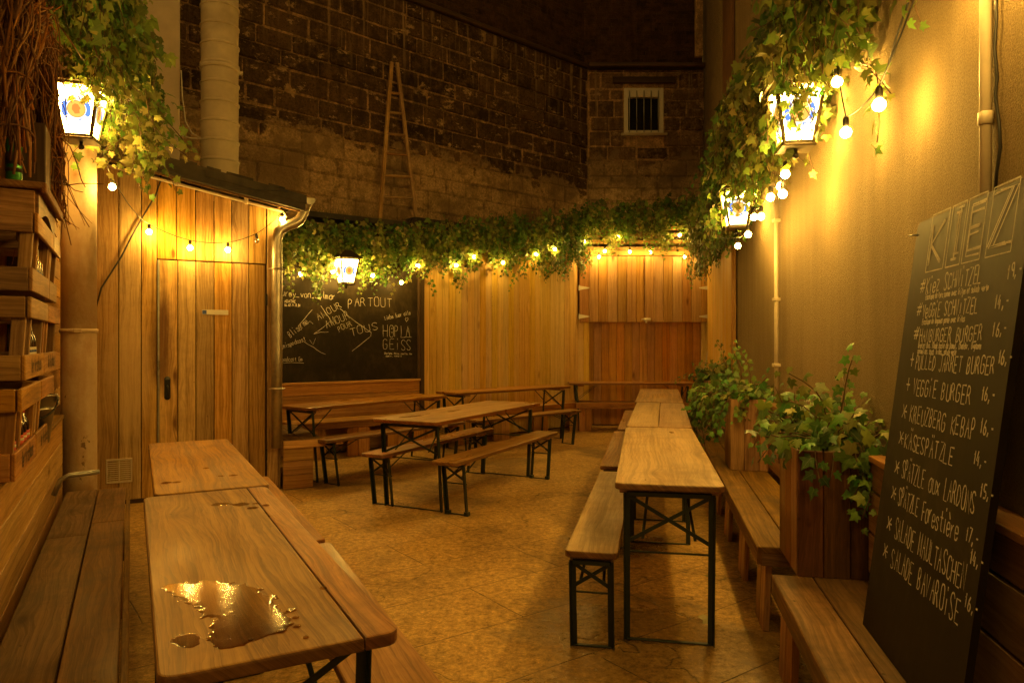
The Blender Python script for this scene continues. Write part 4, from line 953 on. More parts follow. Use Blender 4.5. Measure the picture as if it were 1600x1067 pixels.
# ------------------------------------------------------------------ chalk lettering
G = {'A': "02 28 42|15 35", 'B': "02 08 28 37 36 25 05|25 34 33 22 02", 'C': "47 38 18 07 03 12 32 43", 'D': "02 08 28 46 44 22 02", 'E': "48 08 02 42|05 35", 'F': "48 08 02|05 35",
     'G': "47 38 18 07 03 12 32 43 45 25", 'H': "02 08|48 42|05 45", 'I': "22 28|18 38|12 32", 'J': "18 48|38 33 22 12 03", 'K': "02 08|48 05 42", 'L': "08 02 42", 'M': "02 08 23 48 42", 'N': "02 08 42 48",
     'O': "18 07 03 12 32 43 47 38 18", 'P': "02 08 28 37 36 25 05", 'R': "02 08 28 37 36 25 05|25 42", 'S': "47 38 18 07 06 34 43 32 12 03", 'T': "08 48|28 22", 'U': "08 03 12 32 43 48", 'V': "08 22 48",
     'Z': "08 48 02 42", 'Ä': "02 28 42|15 35|19 1A|39 3A", 'X': "02 48|08 42", 'i': "22 26|28 29", 'a': "46 26 05 03 12 32 43|46 42", 'b': "09 02|05 26 36 45 43 32 02", 'c': "45 36 16 05 03 12 32 43", 'd': "49 42|45 26 16 05 03 12 32 43",
     'e': "04 44 45 36 16 05 03 12 32 43", 'è': "04 44 45 36 16 05 03 12 32 43|19 37", 'f': "49 39 28 22|16 36", 'g': "45 36 16 05 04 13 33 45|46 41 30 10", 'h': "09 02|05 16 36 45 42", 'k': "09 02|46 04 42", 'l': "29 23 32",
     'm': "02 06|05 16 25 22|25 36 45 42", 'n': "02 06|05 16 36 45 42", 'o': "16 05 03 12 32 43 45 36 16", 'p': "06 00|05 26 36 45 43 32 03", 'q': "46 40|45 16 05 03 12 43", 'r': "02 06|04 26 36", 's': "45 36 16 05 34 43 32 12 03",
     't': "28 23 32 42|06 46", 'u': "06 03 12 32 43|46 42", 'v': "06 22 46", 'x': "02 46|06 42", 'y': "06 23|46 10 00", 'z': "06 46 02 42",
     '0': "18 07 03 12 32 43 47 38 18", '1': "16 28 22", '2': "07 18 38 47 46 02 42", '3': "07 18 38 47 25 44 43 32 12 03", '4': "28 04 44|36 32", '5': "48 08 05 35 44 43 32 02", '6': "38 16 03 12 32 43 44 35 05", '7': "08 48 12",
     '8': "25 07 18 38 47 25 03 12 32 43 25", '9': "45 15 07 18 38 47 42", '-': "15 45", ',': "23 11", '.': "22 23", '_': "02 42", '*': "02 48|15 55|08 42", '#': "12 38|32 58|04 54|06 56", '+': "05 45|28 22", ':': "23 24|26 27", "'": "29 28"}
HX = '0123456789A'
def glyph(ch):
    out = []
    for st in G.get(ch, '').split('|'):
        p = [(HX.index(a[0]), HX.index(a[1]) - 2) for a in st.split() if a]
        if len(p) > 1: out.append(p)
    return out
def strokes(txt, x, y, h, width, ang=0.0, jit=.16, arc=0.0):
    """hand-written strokes of txt from (x, y); h is the capital height, width the length of the line"""
    n = max(1, len(txt)); step = width / n; k = h / 6; out = []; ca, sa = math.cos(ang), math.sin(ang)
    for i, ch in enumerate(txt):
        jx, jy, js = random.uniform(-.1, .1) * step, random.uniform(-.06, .06) * h, random.uniform(.92, 1.08)
        for p in glyph(ch):
            q = []
            cv = ch in 'BCDGOPRSUJ0235689' or ch.islower()
            for gx, gy in p:
                lx = i * step + jx + (gx + random.uniform(-jit, jit) * .5) * step * .8 / 4.6; ly = jy + (gy + random.uniform(-jit, jit) * .5) * k * js
                ly += arc * 4 * (lx / width) * (1 - lx / width) if width else 0
                q.append((x + ca * lx - sa * ly, y + sa * lx + ca * ly))
            out.append(soften(q) if cv else q)
    return out
def soften(p):
    if len(p) < 3: return p
    o = [p[0]]
    for a, b in zip(p, p[1:]):
        o += [(a[0] * .8 + b[0] * .2, a[1] * .8 + b[1] * .2), (a[0] * .2 + b[0] * .8, a[1] * .2 + b[1] * .8)]
    return o + [p[-1]]
def ribbons(mb, lines, w, place, mi=0, soft=False):
    for p in lines:
        V = []
        for i, q in enumerate(p):
            a = Vector(p[max(0, i - 1)]); b = Vector(p[min(len(p) - 1, i + 1)]); d = b - a
            if d.length < 1e-6: d = Vector((1, 0))
            n = Vector((-d.y, d.x)).normalized() * w * random.uniform(.35, .62)
            V += [place(q[0] + n.x, q[1] + n.y), place(q[0] - n.x, q[1] - n.y)]
        F = [[2 * i, 2 * i + 1, 2 * i + 3, 2 * i + 2] for i in range(len(p) - 1)]
        mb.add(V, F, [(v[0], v[2]) for v in V], None, mi)

def wobble(p):
    if len(p) > 6: return p
    o = [p[0]]
    for a, b in zip(p, p[1:]):
        L_ = math.dist(a, b); n = max(1, int(L_ / .05)); bow = random.gauss(0, .02) * L_
        for k in range(1, n + 1):
            f = k / n; o.append((a[0] + (b[0] - a[0]) * f + random.gauss(0, .0012) - (b[1] - a[1]) / max(L_, .01) * bow * 4 * f * (1 - f), a[1] + (b[1] - a[1]) * f + random.gauss(0, .0012) + (b[0] - a[0]) / max(L_, .01) * bow * 4 * f * (1 - f)))
    return o
# chalkboard on the wall
t = thing('chalkboard', 'big black chalkboard with chalk scribbles on the wall behind the lantern', 'chalkboard', K0 + nK * .03, aK)
m = MB(); m.box((.58, .015, 1.89), (2.66, .02, 1.94), ax=0); m.build('board', M['blackboard'], t)
m = MB(); m.box((.58, .005, .905), (2.68, .05, .03), ax=0); m.build('bottom_rail', M['left_wood'], t)
m = MB(); m.box((1.90, .004, 1.9), (.035, .04, 1.94), ax=2); m.build('side_rail', M['dark_wood'], t)
m = MB(); pl = lambda u, v: (u, .0035, v)
W_ = []
W_ += strokes('uroy_von_colmar', .005, 1.985, .075, .70, -.03)
ag = strokes('AGATHE', .04, 1.905, .035, .145) + strokes('06.62.11.8.31', .04, 1.862, .028, .20)
W_ += strokes('AMOUR', .478, 1.70, .085, .36, .52) + strokes('PARTOUT', .86, 1.86, .115, .66, .02, arc=.03)
W_ += strokes('AMOUR', .58, 1.60, .10, .36, .40) + strokes('POUR', .745, 1.555, .07, .21, .45) + strokes('TOUS', .91, 1.50, .10, .42, .24)
W_ += strokes('Bliserme', .115, 1.48, .075, .30, .65) + strokes('amispodcast', .0, 1.335, .05, .33, .34) + strokes('podcast Gm', .01, 1.185, .05, .26, .02)
W_ += [[(.02, 1.165), (.28, 1.163)]]
W_ += strokes('Liebe fuer alle', 1.39, 1.715, .05, .40, .22)
W_ += strokes('HOPLA', 1.365, 1.492, .155, .43, 0, .15) + strokes('GEiSS', 1.37, 1.32, .13, .43, 0, .15)
W_ += [[(1.68, 1.49), (1.79, 1.49)], [(1.712, 1.70), (1.69, 1.735), (1.70, 1.755), (1.714, 1.74), (1.73, 1.755), (1.74, 1.735), (1.712, 1.70)]]
W_ += [[(1.485, 1.595), (1.485, 1.615)], [(1.505, 1.595), (1.505, 1.615)], [(1.48, 1.56), (1.495, 1.545), (1.51, 1.56)]]
W_ += [[(.752, 1.853), (.90, 1.735), (1.188, 1.551), (1.185, 1.50), (.92, 1.305)], [(.408, 1.525), (.52, 1.60), (.63, 1.691), (.68, 1.64)], [(.408, 1.525), (.50, 1.55), (.60, 1.552)], [(.283, 1.43), (.40, 1.36), (.564, 1.265)],
       [(.39, 1.83), (.21, 1.62)], [(.50, 1.88), (.62, 1.72)], [(.30, 1.64), (.36, 1.68), (.40, 1.65)], [(.355, 1.45), (.40, 1.39), (.43, 1.47)], [(.44, 2.10), (.49, 2.20)], [(.72, 2.05), (.78, 2.09)]]
ribbons(m, [wobble(p) for p in W_], .0042, pl); ribbons(m, ag, .0055, pl)
sm = strokes('Charlene, Rhina, camille, Max', 1.38, 1.262, .022, .42, -.03) + strokes('Yasmin, Anna M', 1.38, 1.228, .022, .26, -.03)
ribbons(m, sm, .004, pl)
m.build('chalk_writing', M['chalk'], t)
m = MB()
for x, y in ((1.30, .82),): m.box((x + .22, -.03, y - .55), (.07, .05, .10), bev=.01); m.lathe([(.0, 0), (.022, 0), (.022, .03), (0, .03)], c=(x + .22, -.07, y - .58), n=12)
o = m.build('power_socket', M['plastic_white']); o.location = K0 + nK * .05; o.rotation_euler = (0, 0, aK); tag(o, 'small white power socket low on the boards under the chalkboard', 'socket')

# menu board leaning on the right wall
MBL = R(-.24, 2.51, BZ + .002); MTL = R(-.06, 2.51, 1.84); mv = (MTL - MBL); mh = mv.length; mv.normalize(); mu = -RD; mn = mu.cross(mv).normalized()
t = thing('menu_board', 'tall leaning black menu board with chalk dishes and prices on the right bench', 'menu board', MBL)
MM = Matrix(((mu.x, mv.x, mn.x), (mu.y, mv.y, mn.y), (mu.z, mv.z, mn.z))).to_4x4()
if mn.dot(Vector((-1, 0, 0))) < 0: mn = -mn
def mpl(u, v, lift=.0035): return tuple(mu * u + mv * v + mn * lift)
m = MB(); w_ = .775; o_ = rrect(0, w_, 0, mh, .02, (0, 0, 1, 1))
V = [mpl(x, y, .0025) for x, y in o_] + [mpl(x, y, -.016) for x, y in o_]; n = len(o_)
m.add(V, [list(range(n)), [n + k for k in range(n)][::-1]] + [[k, n + k, n + (k + 1) % n, (k + 1) % n] for k in range(n)], [(v[0], v[2]) for v in V]); bd = m.build('board', M['blackboard'], t)
m = MB(); X = []
for ch, a, b in (('K', .135, .275), ('I', .295, .395), ('E', .410, .525), ('Z', .56, .70)):
    X += [[(a, 1.235), (b, 1.235)], [(b, 1.235), (b, 1.425)], [(b, 1.425), (a, 1.425)], [(a, 1.425), (a, 1.235)]]
ribbons(m, X, .004, mpl, soft=False)
for q in range(3):
    d = (q - 1) * .006
    for ch, a, b in (('K', .16, .30), ('I', .312, .43), ('E', .432, .56), ('Z', .582, .73)):
        ribbons(m, strokes(ch, a + d, 1.262 + d * .4, .138, (b - a) * .95, 0, .1), .007, mpl)
rows = [('Kiez SCHNiTZEL', .165, 1.163, .062, .40, '19,-', .70, 1.165), ('VeGGiE SCHNiTZEL', .165, 1.082, .056, .40, '14,-', .655, 1.09), ('HAMBURGER BURGER', .165, 1.003, .052, .45, '16,-', .665, 1.02),
        ('PULLED JARRET BURGER', .165, .915, .058, .545, '16,-', .715, .95), ('VEGGiE BURGER', .172, .832, .064, .43, '16,-', .655, .852), ('KREUZBERG KEBAP', .18, .742, .066, .475, '16,-', .672, .768),
        ('KÄSESPÄTZLE', .165, .655, .062, .385, '14,-', .66, .684), ('SPÄTZLE aux LARDONS', .175, .555, .074, .535, '15,-', .718, .612), ('SPÄTZLE Forestière', .175, .467, .072, .465, '17,-', .675, .49),
        ('SALADE MAULTASCHEN', .185, .362, .080, .53, '14,-', .715, .442), ('SALADE BAVAROiSE', .19, .268, .080, .52, '16,-', .722, .33)]
for k, (txt, x, y, h, w, pr, px_, py_) in enumerate(rows):
    ribbons(m, strokes(txt, x, y, h * .80, w, .01, .12), .0046, mpl)
    ribbons(m, strokes('#' if k < 3 else ('+' if k < 5 else '*'), .108, y + .008, .042, .045), .005, mpl)
    ribbons(m, strokes(pr, px_, py_, .036, .075), .005, mpl)
for txt, x, y, w in (('Escalope de Porc panee avec frites et salade verte', .17, 1.143, .44), ('Escalope de legumes panee avec frites', .17, 1.062, .32), ('Bretzel Bun, Steak hache de Boeuf, Cheddar, Oignons', .165, .985, .45), ('caramelises, sauce, frites, salade verte', .165, .966, .30)):
    ribbons(m, strokes(txt, x, y, .017, w, 0, .4), .0036, mpl)
m.build('chalk_writing', M['chalk'], t)
m = MB(); m.tube([mpl(-.02, 1.38, .02), mpl(.045, 1.372, .012)], .003, 6); m.build('nail', M['black_metal'], t)

# ------------------------------------------------------------------ pipes and cables on the right wall
m = MB(); p = hitR(1540, 250, -.019); p0 = R(-.019, (p - Vector((1, 0, 0))).dot(RD))
m.tube([p0 + Vector((0, 0, .97)), p0 + Vector((0, 0, 4.5))], .016, 12)
m.lathe([(.016, -.02), (.02, -.018), (.02, .018), (.016, .02)], c=(p0.x, p0.y, 2.08), n=12); m.box((p0.x + .02, p0.y, 2.08), (.05, .02, .02))
tag(m.build('wall_pipe', M['cream_pipe']), 'pale vertical pipe on the plaster behind the menu board', 'pipe', 'pale pipes on the right wall')
m = MB(); p = hitR(1213, 450, -.035); p0 = R(-.035, (p - Vector((1, 0, 0))).dot(RD))
m.tube([p0 + Vector((0, 0, .9)), p0 + Vector((0, 0, 2.55))], .017, 12)
for z in (1.25, 1.75, 2.35): m.box((p0.x, p0.y, z), (.05, .05, .025))
tag(m.build('wall_pipe', M['cream_pipe']), 'pale vertical pipe rising behind the middle planter', 'pipe', 'pale pipes on the right wall')
m = MB(); m.tube([hitR(px, py, -.012) for px, py in ((1556, -40), (1557, 30), (1554, 75), (1558, 120), (1555, 150), (1561, 190), (1563, 230), (1557, 270), (1555, 300))], .005, 6)
tag(m.build('cable', M['cable_black']), 'black cable hanging down the plaster beside the pale pipe', 'cable')
m = MB(); m.tube([hitR(px, py, -.10) for px, py in ((1419, 5), (1410, 30), (1400, 60), (1388, 102))], .004, 6)
tag(m.build('cable', M['cable_black']), 'short black cable dropping from the ivy to the light string', 'cable')
m = MB(); m.tube([Vector((K2.x + LH - .05, 11.93, 1.75)), Vector((K2.x + LH - .06, 11.9, 1.4)), Vector((K2.x + LH - .12, 11.9, 1.0)), Vector((K2.x + LH - .10, 11.9, .86)), Vector((K2.x + LH - .04, 11.9, .88)), Vector((K2.x + LH - .03, 11.93, .95))], .008, 6)
tag(m.build('cable', M['cable_white']), 'white cable dangling at the right edge of the serving hatch', 'cable')
m = MB(); m.box((0, 0, 0), (.012, .075, .11), bev=.006); m.box((-.008, 0, 0), (.008, .05, .05), bev=.003)
o = m.build('light_switch', M['plastic_white']); o.location = R(-.095, 5.1, .70); o.rotation_euler = (0, 0, TH_R); tag(o, 'small white switch on the right bench backrest beside the middle planter', 'switch')
m = MB(); m.tube([L(-.44, 4.38, .96), L(-.44, 4.38, 1.55), L(-.44, 4.38, 1.62)], .014, 10); m.box(L(-.445, 4.38, 1.30), (.05, .05, .025)); m.box(L(-.44, 4.38, 1.60), (.05, .05, .03))
tag(m.build('wall_pipe', M['cream_pipe']), 'thin pipe on the left wall just beyond the beer crates', 'pipe')
m = MB(); m.tube([L(-.37, 4.55, .60), L(-.34, 4.55, .68), L(-.30, 4.56, .70), L(-.16, 4.60, .70)], .014, 10)
tag(m.build('pipe_stub', M['steel']), 'bent metal pipe stub sticking out over the left bench', 'pipe')

# ------------------------------------------------------------------ beer crates with bottles
GC = 'beer crates stacked on the left ledge'
def crate(label, s0, ln, z0, text, c_front=-.352, dp=.36, h=.30):
    t = thing('beer_crate', label, 'crate', L(c_front, s0, z0), TH_L, GC); fl = .018
    w = M['crate_wood']
    def sidep(name, x, e):
        m = MB(); m.box((x, ln / 2, .047), (.014, ln, .094), ax=1); return m
    m = sidep('a', 0, 1); sp = m.build('side_board', w, t)
    if text:
        k = MB(); pl_ = lambda u, v: (.0085, u, v)
        ribbons(k, strokes('Der Hirschkuss', ln * .28, .025, .052, ln * .55, 0, .12), .0075, pl_); k.build('lettering', M['ink'], sp)
    m = MB(); m.box((fl, ln / 2, .272), (.014, ln, .078), ax=1); m.build('side_board', w, t)
    m = MB(); m.box((-dp, ln / 2, .047), (.014, ln, .094), ax=1); m.box((-dp - fl, ln / 2, .272), (.014, ln, .078), ax=1); m.build('back_board', w, t)
    for y in (.0, ln):
        m = MB(); m.box((-dp / 2, y + (.009 if y == 0 else -.009), .047), (dp - .016, .018, .094), ax=0); m.box((-dp / 2, y + (.009 if y == 0 else -.009), .272), (dp + .012, .018, .078), ax=0); m.build('end_board', w, t)
    for x in (-.03, -dp + .03):
        for y in (.035, ln - .035):
            m = MB(); m.beam((x, y, .01), (x + (fl if x > -.2 else -fl), y, .31), .045, .03, up=(0, 1, 0)); m.build('corner_post', w, t)
    m = MB(); m.beam((-.02, ln * .38, .01), (-.02 + fl, ln * .38, .30), .04, .015, up=(1, 0, 0)); m.build('divider', w, t)
    m = MB(); m.box((-dp / 2, ln / 2, .008), (dp - .02, ln - .02, .012), ax=1); m.build('bottom', w, t)
    return t
crate('lowest beer crate nearest the viewer, red labelled bottles inside', 2.90, .58, .957, True)
crate('lowest beer crate behind the tin bucket', 3.50, .54, .957, True)
crate('middle beer crate with pale labelled bottles', 3.16, .62, 1.285, True)
crate('middle beer crate nearest the thin wall pipe', 3.80, .56, 1.285, True)
crate('top beer crate holding the greenish labelled bottles', 3.38, .64, 1.63, False)
crate('top beer crate farthest along the left wall', 4.04, .36, 1.63, False)
def bottle(label, c, s, z, lab, h=.235):
    t = thing('beer_bottle', label, 'bottle', L(c, s, z), TH_L, 'beer bottles in the crates')
    m = MB(); r = .030
    m.lathe([(.0, 0), (r * .9, 0), (r, .006), (r, h * .52), (r * .92, h * .60), (r * .5, h * .74), (r * .42, h * .82), (r * .40, h * .96), (r * .45, h * .97), (r * .45, h), (0, h)], n=16); m.build('glass', M['bottle_glass'], t)
    m = MB(); m.lathe([(r + .0008, h * .14), (r + .0008, h * .45)], n=16); la = m.build('label', M[lab], t)
    m = MB(); m.lathe([(r + .0014, h * .20), (r + .0014, h * .26)], n=16); m.lathe([(r + .0014, h * .36), (r + .0014, h * .40)], n=16); m.build('band', M['label_white' if lab == 'label_red' else 'label_blue'], la)
    m = MB(); m.lathe([(r * .52, h * .72), (r * .46, h * .86)], n=14); m.build('neck_label', M[lab], t)
    m = MB(); m.lathe([(r * .5, h - .012), (r * .52, h - .002), (r * .40, h + .004), (0, h + .004)], n=14); m.build('cap', M['steel'], t)
bn = 'red labelled beer bottle in the lowest near crate, '
for c, s, w in ((-.388, 3.02, 'nearest the viewer'), (-.388, 3.22, 'in the middle'), (-.388, 3.40, 'farthest along'), (-.388, 3.31, 'second from the far end')): bottle(bn + w, c, s, .975, 'label_red')
for c, s, w in ((-.388, 3.47, 'nearest the viewer'), (-.388, 3.55, 'in the middle'), (-.388, 3.63, 'farthest along')): bottle('pale labelled beer bottle in the middle crate, ' + w, c, s, 1.302, 'label_white')
for c, s, w in ((-.388, 3.72, 'nearest the viewer'), (-.388, 3.80, 'in the middle'), (-.388, 3.88, 'farthest along')): bottle('beer bottle with greenish pale label in the top crate, ' + w, c, s, 1.645, 'label_white')
bottle('red labelled beer bottle in the lowest crate behind the bucket', -.41, 3.74, .975, 'label_red')

t = thing('crate_shelf', 'wooden shelf top with a wavy apron above the crates', 'shelf', L(-.345, 3.46, 1.935), TH_L)
m = MB(); m.box((-.24, .36, .125), (.56, .80, .028), ax=1, bev=.008); m.box((.032, .36, .118), (.02, .80, .04), ax=1, bev=.008); m.build('top_board', M['crate_wood'], t)
m = MB(); m.box((-.25, -.008, .055), (.50, .02, .10), ax=0); m.build('front_apron', M['crate_wood'], t)
m = MB(); N_ = 18; V = []
for k in range(N_ + 1):
    u = k / N_; y = u * .68; d = .035 + .05 * (0.5 + .5 * math.cos(2 * math.pi * (u * 1.0)))
    V += [(.012, y, .108), (.012, y, .108 - d - .02), (-.008, y, .108), (-.008, y, .108 - d - .02)]
F = []
for k in range(N_):
    a = 4 * k; F += [[a, a + 1, a + 5, a + 4], [a + 2, a + 6, a + 7, a + 3], [a + 1, a + 3, a + 7, a + 5]]
F += [[0, 2, 3, 1], [4 * N_, 4 * N_ + 1, 4 * N_ + 3, 4 * N_ + 2]]
m.add(V, F, [(v[1], v[2]) for v in V]); m.build('wavy_apron', M['old_plank'], t)
for y in (.03, .66):
    m = MB(); m.box((-.04, y, -.0), (.05, .05, .20), ax=2); m.build('post', M['crate_wood'], t)
t = thing('wooden_box', 'dark upright wooden box standing on the crate shelf', 'box', L(-.405, 3.80, 2.076), TH_L)
m = MB(); m.box((0, 0, .16), (.13, .02, .34), ax=2); m.build('front_panel', M['dark_wood'], t)
m = MB(); m.box((.055, .11, .16), (.02, .196, .34), ax=2); m.build('side_panel', M['old_plank'], t)
m = MB(); m.box((-.055, .11, .16), (.02, .196, .34), ax=2); m.build('side_panel', M['dark_wood'], t)
m = MB(); m.box((0, .22, .16), (.13, .02, .34), ax=2); m.build('back_panel', M['dark_wood'], t)
t = thing('drink_can', 'tall green tin standing on the crate shelf', 'tin', L(-.425, 3.53, 2.076), TH_L)
m = MB(); m.lathe([(0, 0), (.026, 0), (.029, .006), (.029, .17), (.024, .185), (.02, .187), (0, .185)], n=20); m.build('body', M['can_green'], t)
m = MB(); m.lathe([(.0297, .045), (.0297, .062)], n=20); m.lathe([(.0297, .075), (.0297, .125)], n=20); m.build('printed_label', M['ink'], t)

# twig arch
t = thing('twig_arch', 'arch of dry brown twigs over the crate shelf', 'decoration', L(-.5, 3.25, 2.07), TH_L)
def arch(u):                                       # u 0..1 along the arch, in the left wall's frame
    k = [(.085, .0, .0), (.09, .0, .35), (.10, .12, .60), (.11, .36, .76), (.11, .62, .72), (.12, .84, .56), (.125, .95, .30), (.125, .98, .0)]
    x = u * (len(k) - 1); i = min(int(x), len(k) - 2); f = x - i; f = f * f * (3 - 2 * f) * .5 + f * .5
    return Vector(k[i]).lerp(Vector(k[i + 1]), f)
def twigs(n, u0, u1, rad, name):
    m = MB()
    for q in range(n):
        a = random.uniform(u0, u1 - .12); b = min(u1, a + random.uniform(.2, .6)); ph = random.uniform(0, 6.28); rr = rad * math.sqrt(random.random()); tw = random.uniform(-5, 5)
        pts = []; off = Vector((random.gauss(0, .02), random.gauss(0, .03), random.gauss(0, .03))); wa, wb, wc = (random.uniform(0, 6.28) for _ in range(3)); fly = random.random() < .35; fv = Vector((random.gauss(0, .07), random.gauss(0, .10), random.gauss(-.04, .10)))
        for k in range(11):
            u = a + (b - a) * k / 10; p = arch(u); p2 = arch(min(1, u + .02)); p1 = arch(max(0, u - .02)); d = (p2 - p1).normalized(); x = Vector((1, 0, 0)); y = d.cross(x).normalized()
            wig = Vector((math.sin(wa + k * .9), math.sin(wb + k * 1.1), math.sin(wc + k * .8))) * .02
            pts.append(p + (x * math.cos(ph + tw * u) * .7 + y * math.sin(ph + tw * u)) * rr + off * (k / 10) + wig + (fv * (max(0, k - 5) / 5) ** 1.5 if fly else Vector()))
        r0 = random.uniform(.0025, .0065); m.tube(pts, [r0 * (1 - .6 * k / 10) for k in range(11)], 5)
    return m.build(name, M['bark'], t)
twigs(330, 0, .58, .105, 'twig_bundle'); twigs(300, .42, 1, .085, 'twig_bundle')
m = MB()
for u in (.06, .13, .2, .8, .86, .92, .97):
    p = arch(u); d = (arch(min(1, u + .02)) - arch(max(0, u - .02))).normalized(); x = Vector((1, 0, 0)); y = d.cross(x).normalized()
    m.tube([p + (x * math.cos(a) + y * math.sin(a)) * .085 + d * .02 * math.sin(a * 1.5) for a in [k * .52 for k in range(14)]], .0045, 5)
m.build('binding', M['bark'], t)

t = thing('tin_bucket', 'small galvanised bucket on the left ledge beside the crates', 'bucket', L(-.40, 3.98, .957), TH_L)
m = MB(); m.lathe([(.0, .004), (.055, .004), (.056, .0), (.060, .0), (.088, .215), (.094, .218), (.094, .226), (.086, .226), (.084, .215), (.058, .012), (.0, .010)], n=28); m.lathe([(.079, .150), (.083, .152), (.084, .165), (.081, .166)], n=28); m.build('pail', M['zinc'], t)
m = MB()
for sx in (-1, 1): m.box((sx * .093, 0, .195), (.012, .035, .045), bev=.003)
m.build('ear', M['zinc'], t)
m = MB(); m.tube([(.095 * math.cos(a), -.02 - .08 * math.sin(a), .20 - .085 * math.sin(a)) for a in [math.pi * k / 12 for k in range(13)]], .004, 6); m.build('handle', M['black_metal'], t)

# ------------------------------------------------------------------ lanterns
LO = [M['logo_white'], M['logo_blue'], M['logo_orange'], M['logo_red'], M['logo_dark']]
def emblem_mesh(place, rad):
    m = MB()
    def disc(r0, r1, a0, a1, mi, lift, n=28):
        V = []
        for k in range(n + 1):
            a = a0 + (a1 - a0) * k / n
            V += [place(r0 * math.cos(a), r0 * math.sin(a), lift), place(r1 * math.cos(a), r1 * math.sin(a), lift)]
        m.add(V, [[2 * k, 2 * k + 1, 2 * k + 3, 2 * k + 2] for k in range(n)], [(0, 0)] * len(V), None, mi)
    P = math.pi
    disc(.0, rad, 0, 2 * P, 0, .0010, 40); disc(rad * .955, rad, 0, 2 * P, 1, .0016, 40)
    disc(rad * .66, rad * .95, -P * .20, P * .20, 1, .0016); disc(rad * .66, rad * .95, P * .80, P * 1.20, 1, .0016)
    disc(.0, rad * .60, 0, 2 * P, 2, .0016, 32); disc(rad * .58, rad * .62, 0, 2 * P, 4, .0022, 32)
    # a hooded head in profile, only as patches
    m.add([place(rad * x, rad * y, .0022) for x, y in ((-.1, -.35), (.22, -.3), (.2, -.05), (.3, .05), (.2, .2), (.12, .34), (-.08, .38), (-.25, .25), (-.3, -.05))], [list(range(9))], [(0, 0)] * 9, None, 3)
    for txt, a0, a1, inv in (('PAULANER', P * .80, P * .20, 1), ('MUNCHEN', P * 1.22, P * 1.78, -1)):
        n = len(txt)
        for i, ch in enumerate(txt):
            a = a0 + (a1 - a0) * (i + .5) / n; rm = rad * .79
            ca, sa = math.cos(a), math.sin(a); tx, ty = (sa, -ca) if inv > 0 else (-sa, ca); ux, uy = (ca, sa) if inv > 0 else (-ca, -sa); sz = rad * .036
            L_ = [[(rm * ca + tx * (gx - 2) * sz * .8 + ux * (gy - 3) * sz, rm * sa + ty * (gx - 2) * sz * .8 + uy * (gy - 3) * sz) for gx, gy in p] for p in glyph(ch)]
            ribbons(m, L_, rad * .06, lambda x, y: place(x, y, .0022), 1)
    return m
def make_lantern():
    """a tapering four-sided lantern; local origin at the middle of its body, wall behind at +y"""
    t = thing('wall_lantern', '', 'lantern', (0, 0, 0), 0, 'lit brewery lanterns')
    hT, hB, zt, zb = .120, .072, .155, -.145
    def cs(z): return hB + (hT - hB) * (z - zb) / (zt - zb)
    m = MB()
    for sx in (-1, 1):
        for sy in (-1, 1):
            m.beam((sx * hB, sy * hB, zb), (sx * hT, sy * hT, zt), .018, .018, up=(sx, 0, 0))
    for z, h in ((zt, hT), (zb, hB)):
        for e in (-1, 1): m.box((0, e * h, z), (2 * h + .02, .02, .022), ax=0); m.box((e * h, 0, z), (.02, 2 * h - .02, .022), ax=1)
    m.box((0, 0, zb - .014), (2 * hB + .03, 2 * hB + .03, .014), bev=.003)
    m.build('frame', M['bronze'], t)
    m = MB(); e = hT + .035
    m.add([(-e, -e, zt + .012), (e, -e, zt + .012), (e, e, zt + .012), (-e, e, zt + .012), (-.07, -.07, zt + .085), (.07, -.07, zt + .085), (.07, .07, zt + .085), (-.07, .07, zt + .085), (-.05, -.05, zt + .11), (.05, -.05, zt + .11), (.05, .05, zt + .11), (-.05, .05, zt + .11)],
          [[3, 2, 1, 0], [0, 1, 5, 4], [1, 2, 6, 5], [2, 3, 7, 6], [3, 0, 4, 7], [4, 5, 9, 8], [5, 6, 10, 9], [6, 7, 11, 10], [7, 4, 8, 11], [8, 9, 10, 11]], [(0, 0)] * 12)
    m.box((0, 0, zt + .012), (2 * e, 2 * e, .012), bev=.003); m.build('cap', M['bronze'], t)
    m = MB(); m.lathe([(0, -.05), (.012, -.046), (.018, -.034), (.014, -.022), (.008, -.018), (.01, 0)], c=(0, 0, zb - .02), n=14); m.build('knob', M['black_metal'], t)
    m = MB(); m.beam((0, .08, zt + .09), (0, .26, zt + .09), .02, .02); m.box((0, .265, zt + .05), (.06, .014, .16)); m.build('bracket', M['bronze'], t)
    for k in range(4):
        Rz = Matrix.Rotation(k * math.pi / 2, 4, 'Z'); m = MB(); i_ = .012
        q = [(-cs(zb + i_) + .008, -cs(zb + i_) + .003, zb + i_), (cs(zb + i_) - .008, -cs(zb + i_) + .003, zb + i_), (cs(zt - i_) - .008, -cs(zt - i_) + .003, zt - i_), (-cs(zt - i_) + .008, -cs(zt - i_) + .003, zt - i_)]
        m.add([tuple(Rz @ Vector(p)) for p in q], [[0, 1, 2, 3]], [(0, 0)] * 4)
        pn = m.build('glass_panel', M['lantern_glass'], t)
        sl = (hT - hB) / (zt - zb)
        def place(x, y, lift):
            z = .005 + y; return tuple(Rz @ Vector((x, -cs(z) + .003 - lift - .001, z)))
        emblem_mesh(place, .080).build('emblem', LO, pn)
    return t
lan = make_lantern()
spots = [('lit lantern with round emblem hanging in front of the chalkboard', hitK(541, 424, K0, K1, .30), aK),
         ('lit lantern in the ivy over the iron column on the left', L(-.27, 5.05, 2.81), TH_L + math.radians(78)),
         ('largest lit lantern, in the ivy on the right wall', hitR(1243, 185, -.22), TH_R - math.radians(88)),
         ('smaller lit lantern farther along the right wall, near the hatch', hitR(1151, 328, -.24), TH_R - math.radians(88)),
         ('lit lantern above the menu board, just over the top edge of the picture', R(-.30, 1.1, 2.9), TH_R - math.radians(88))]
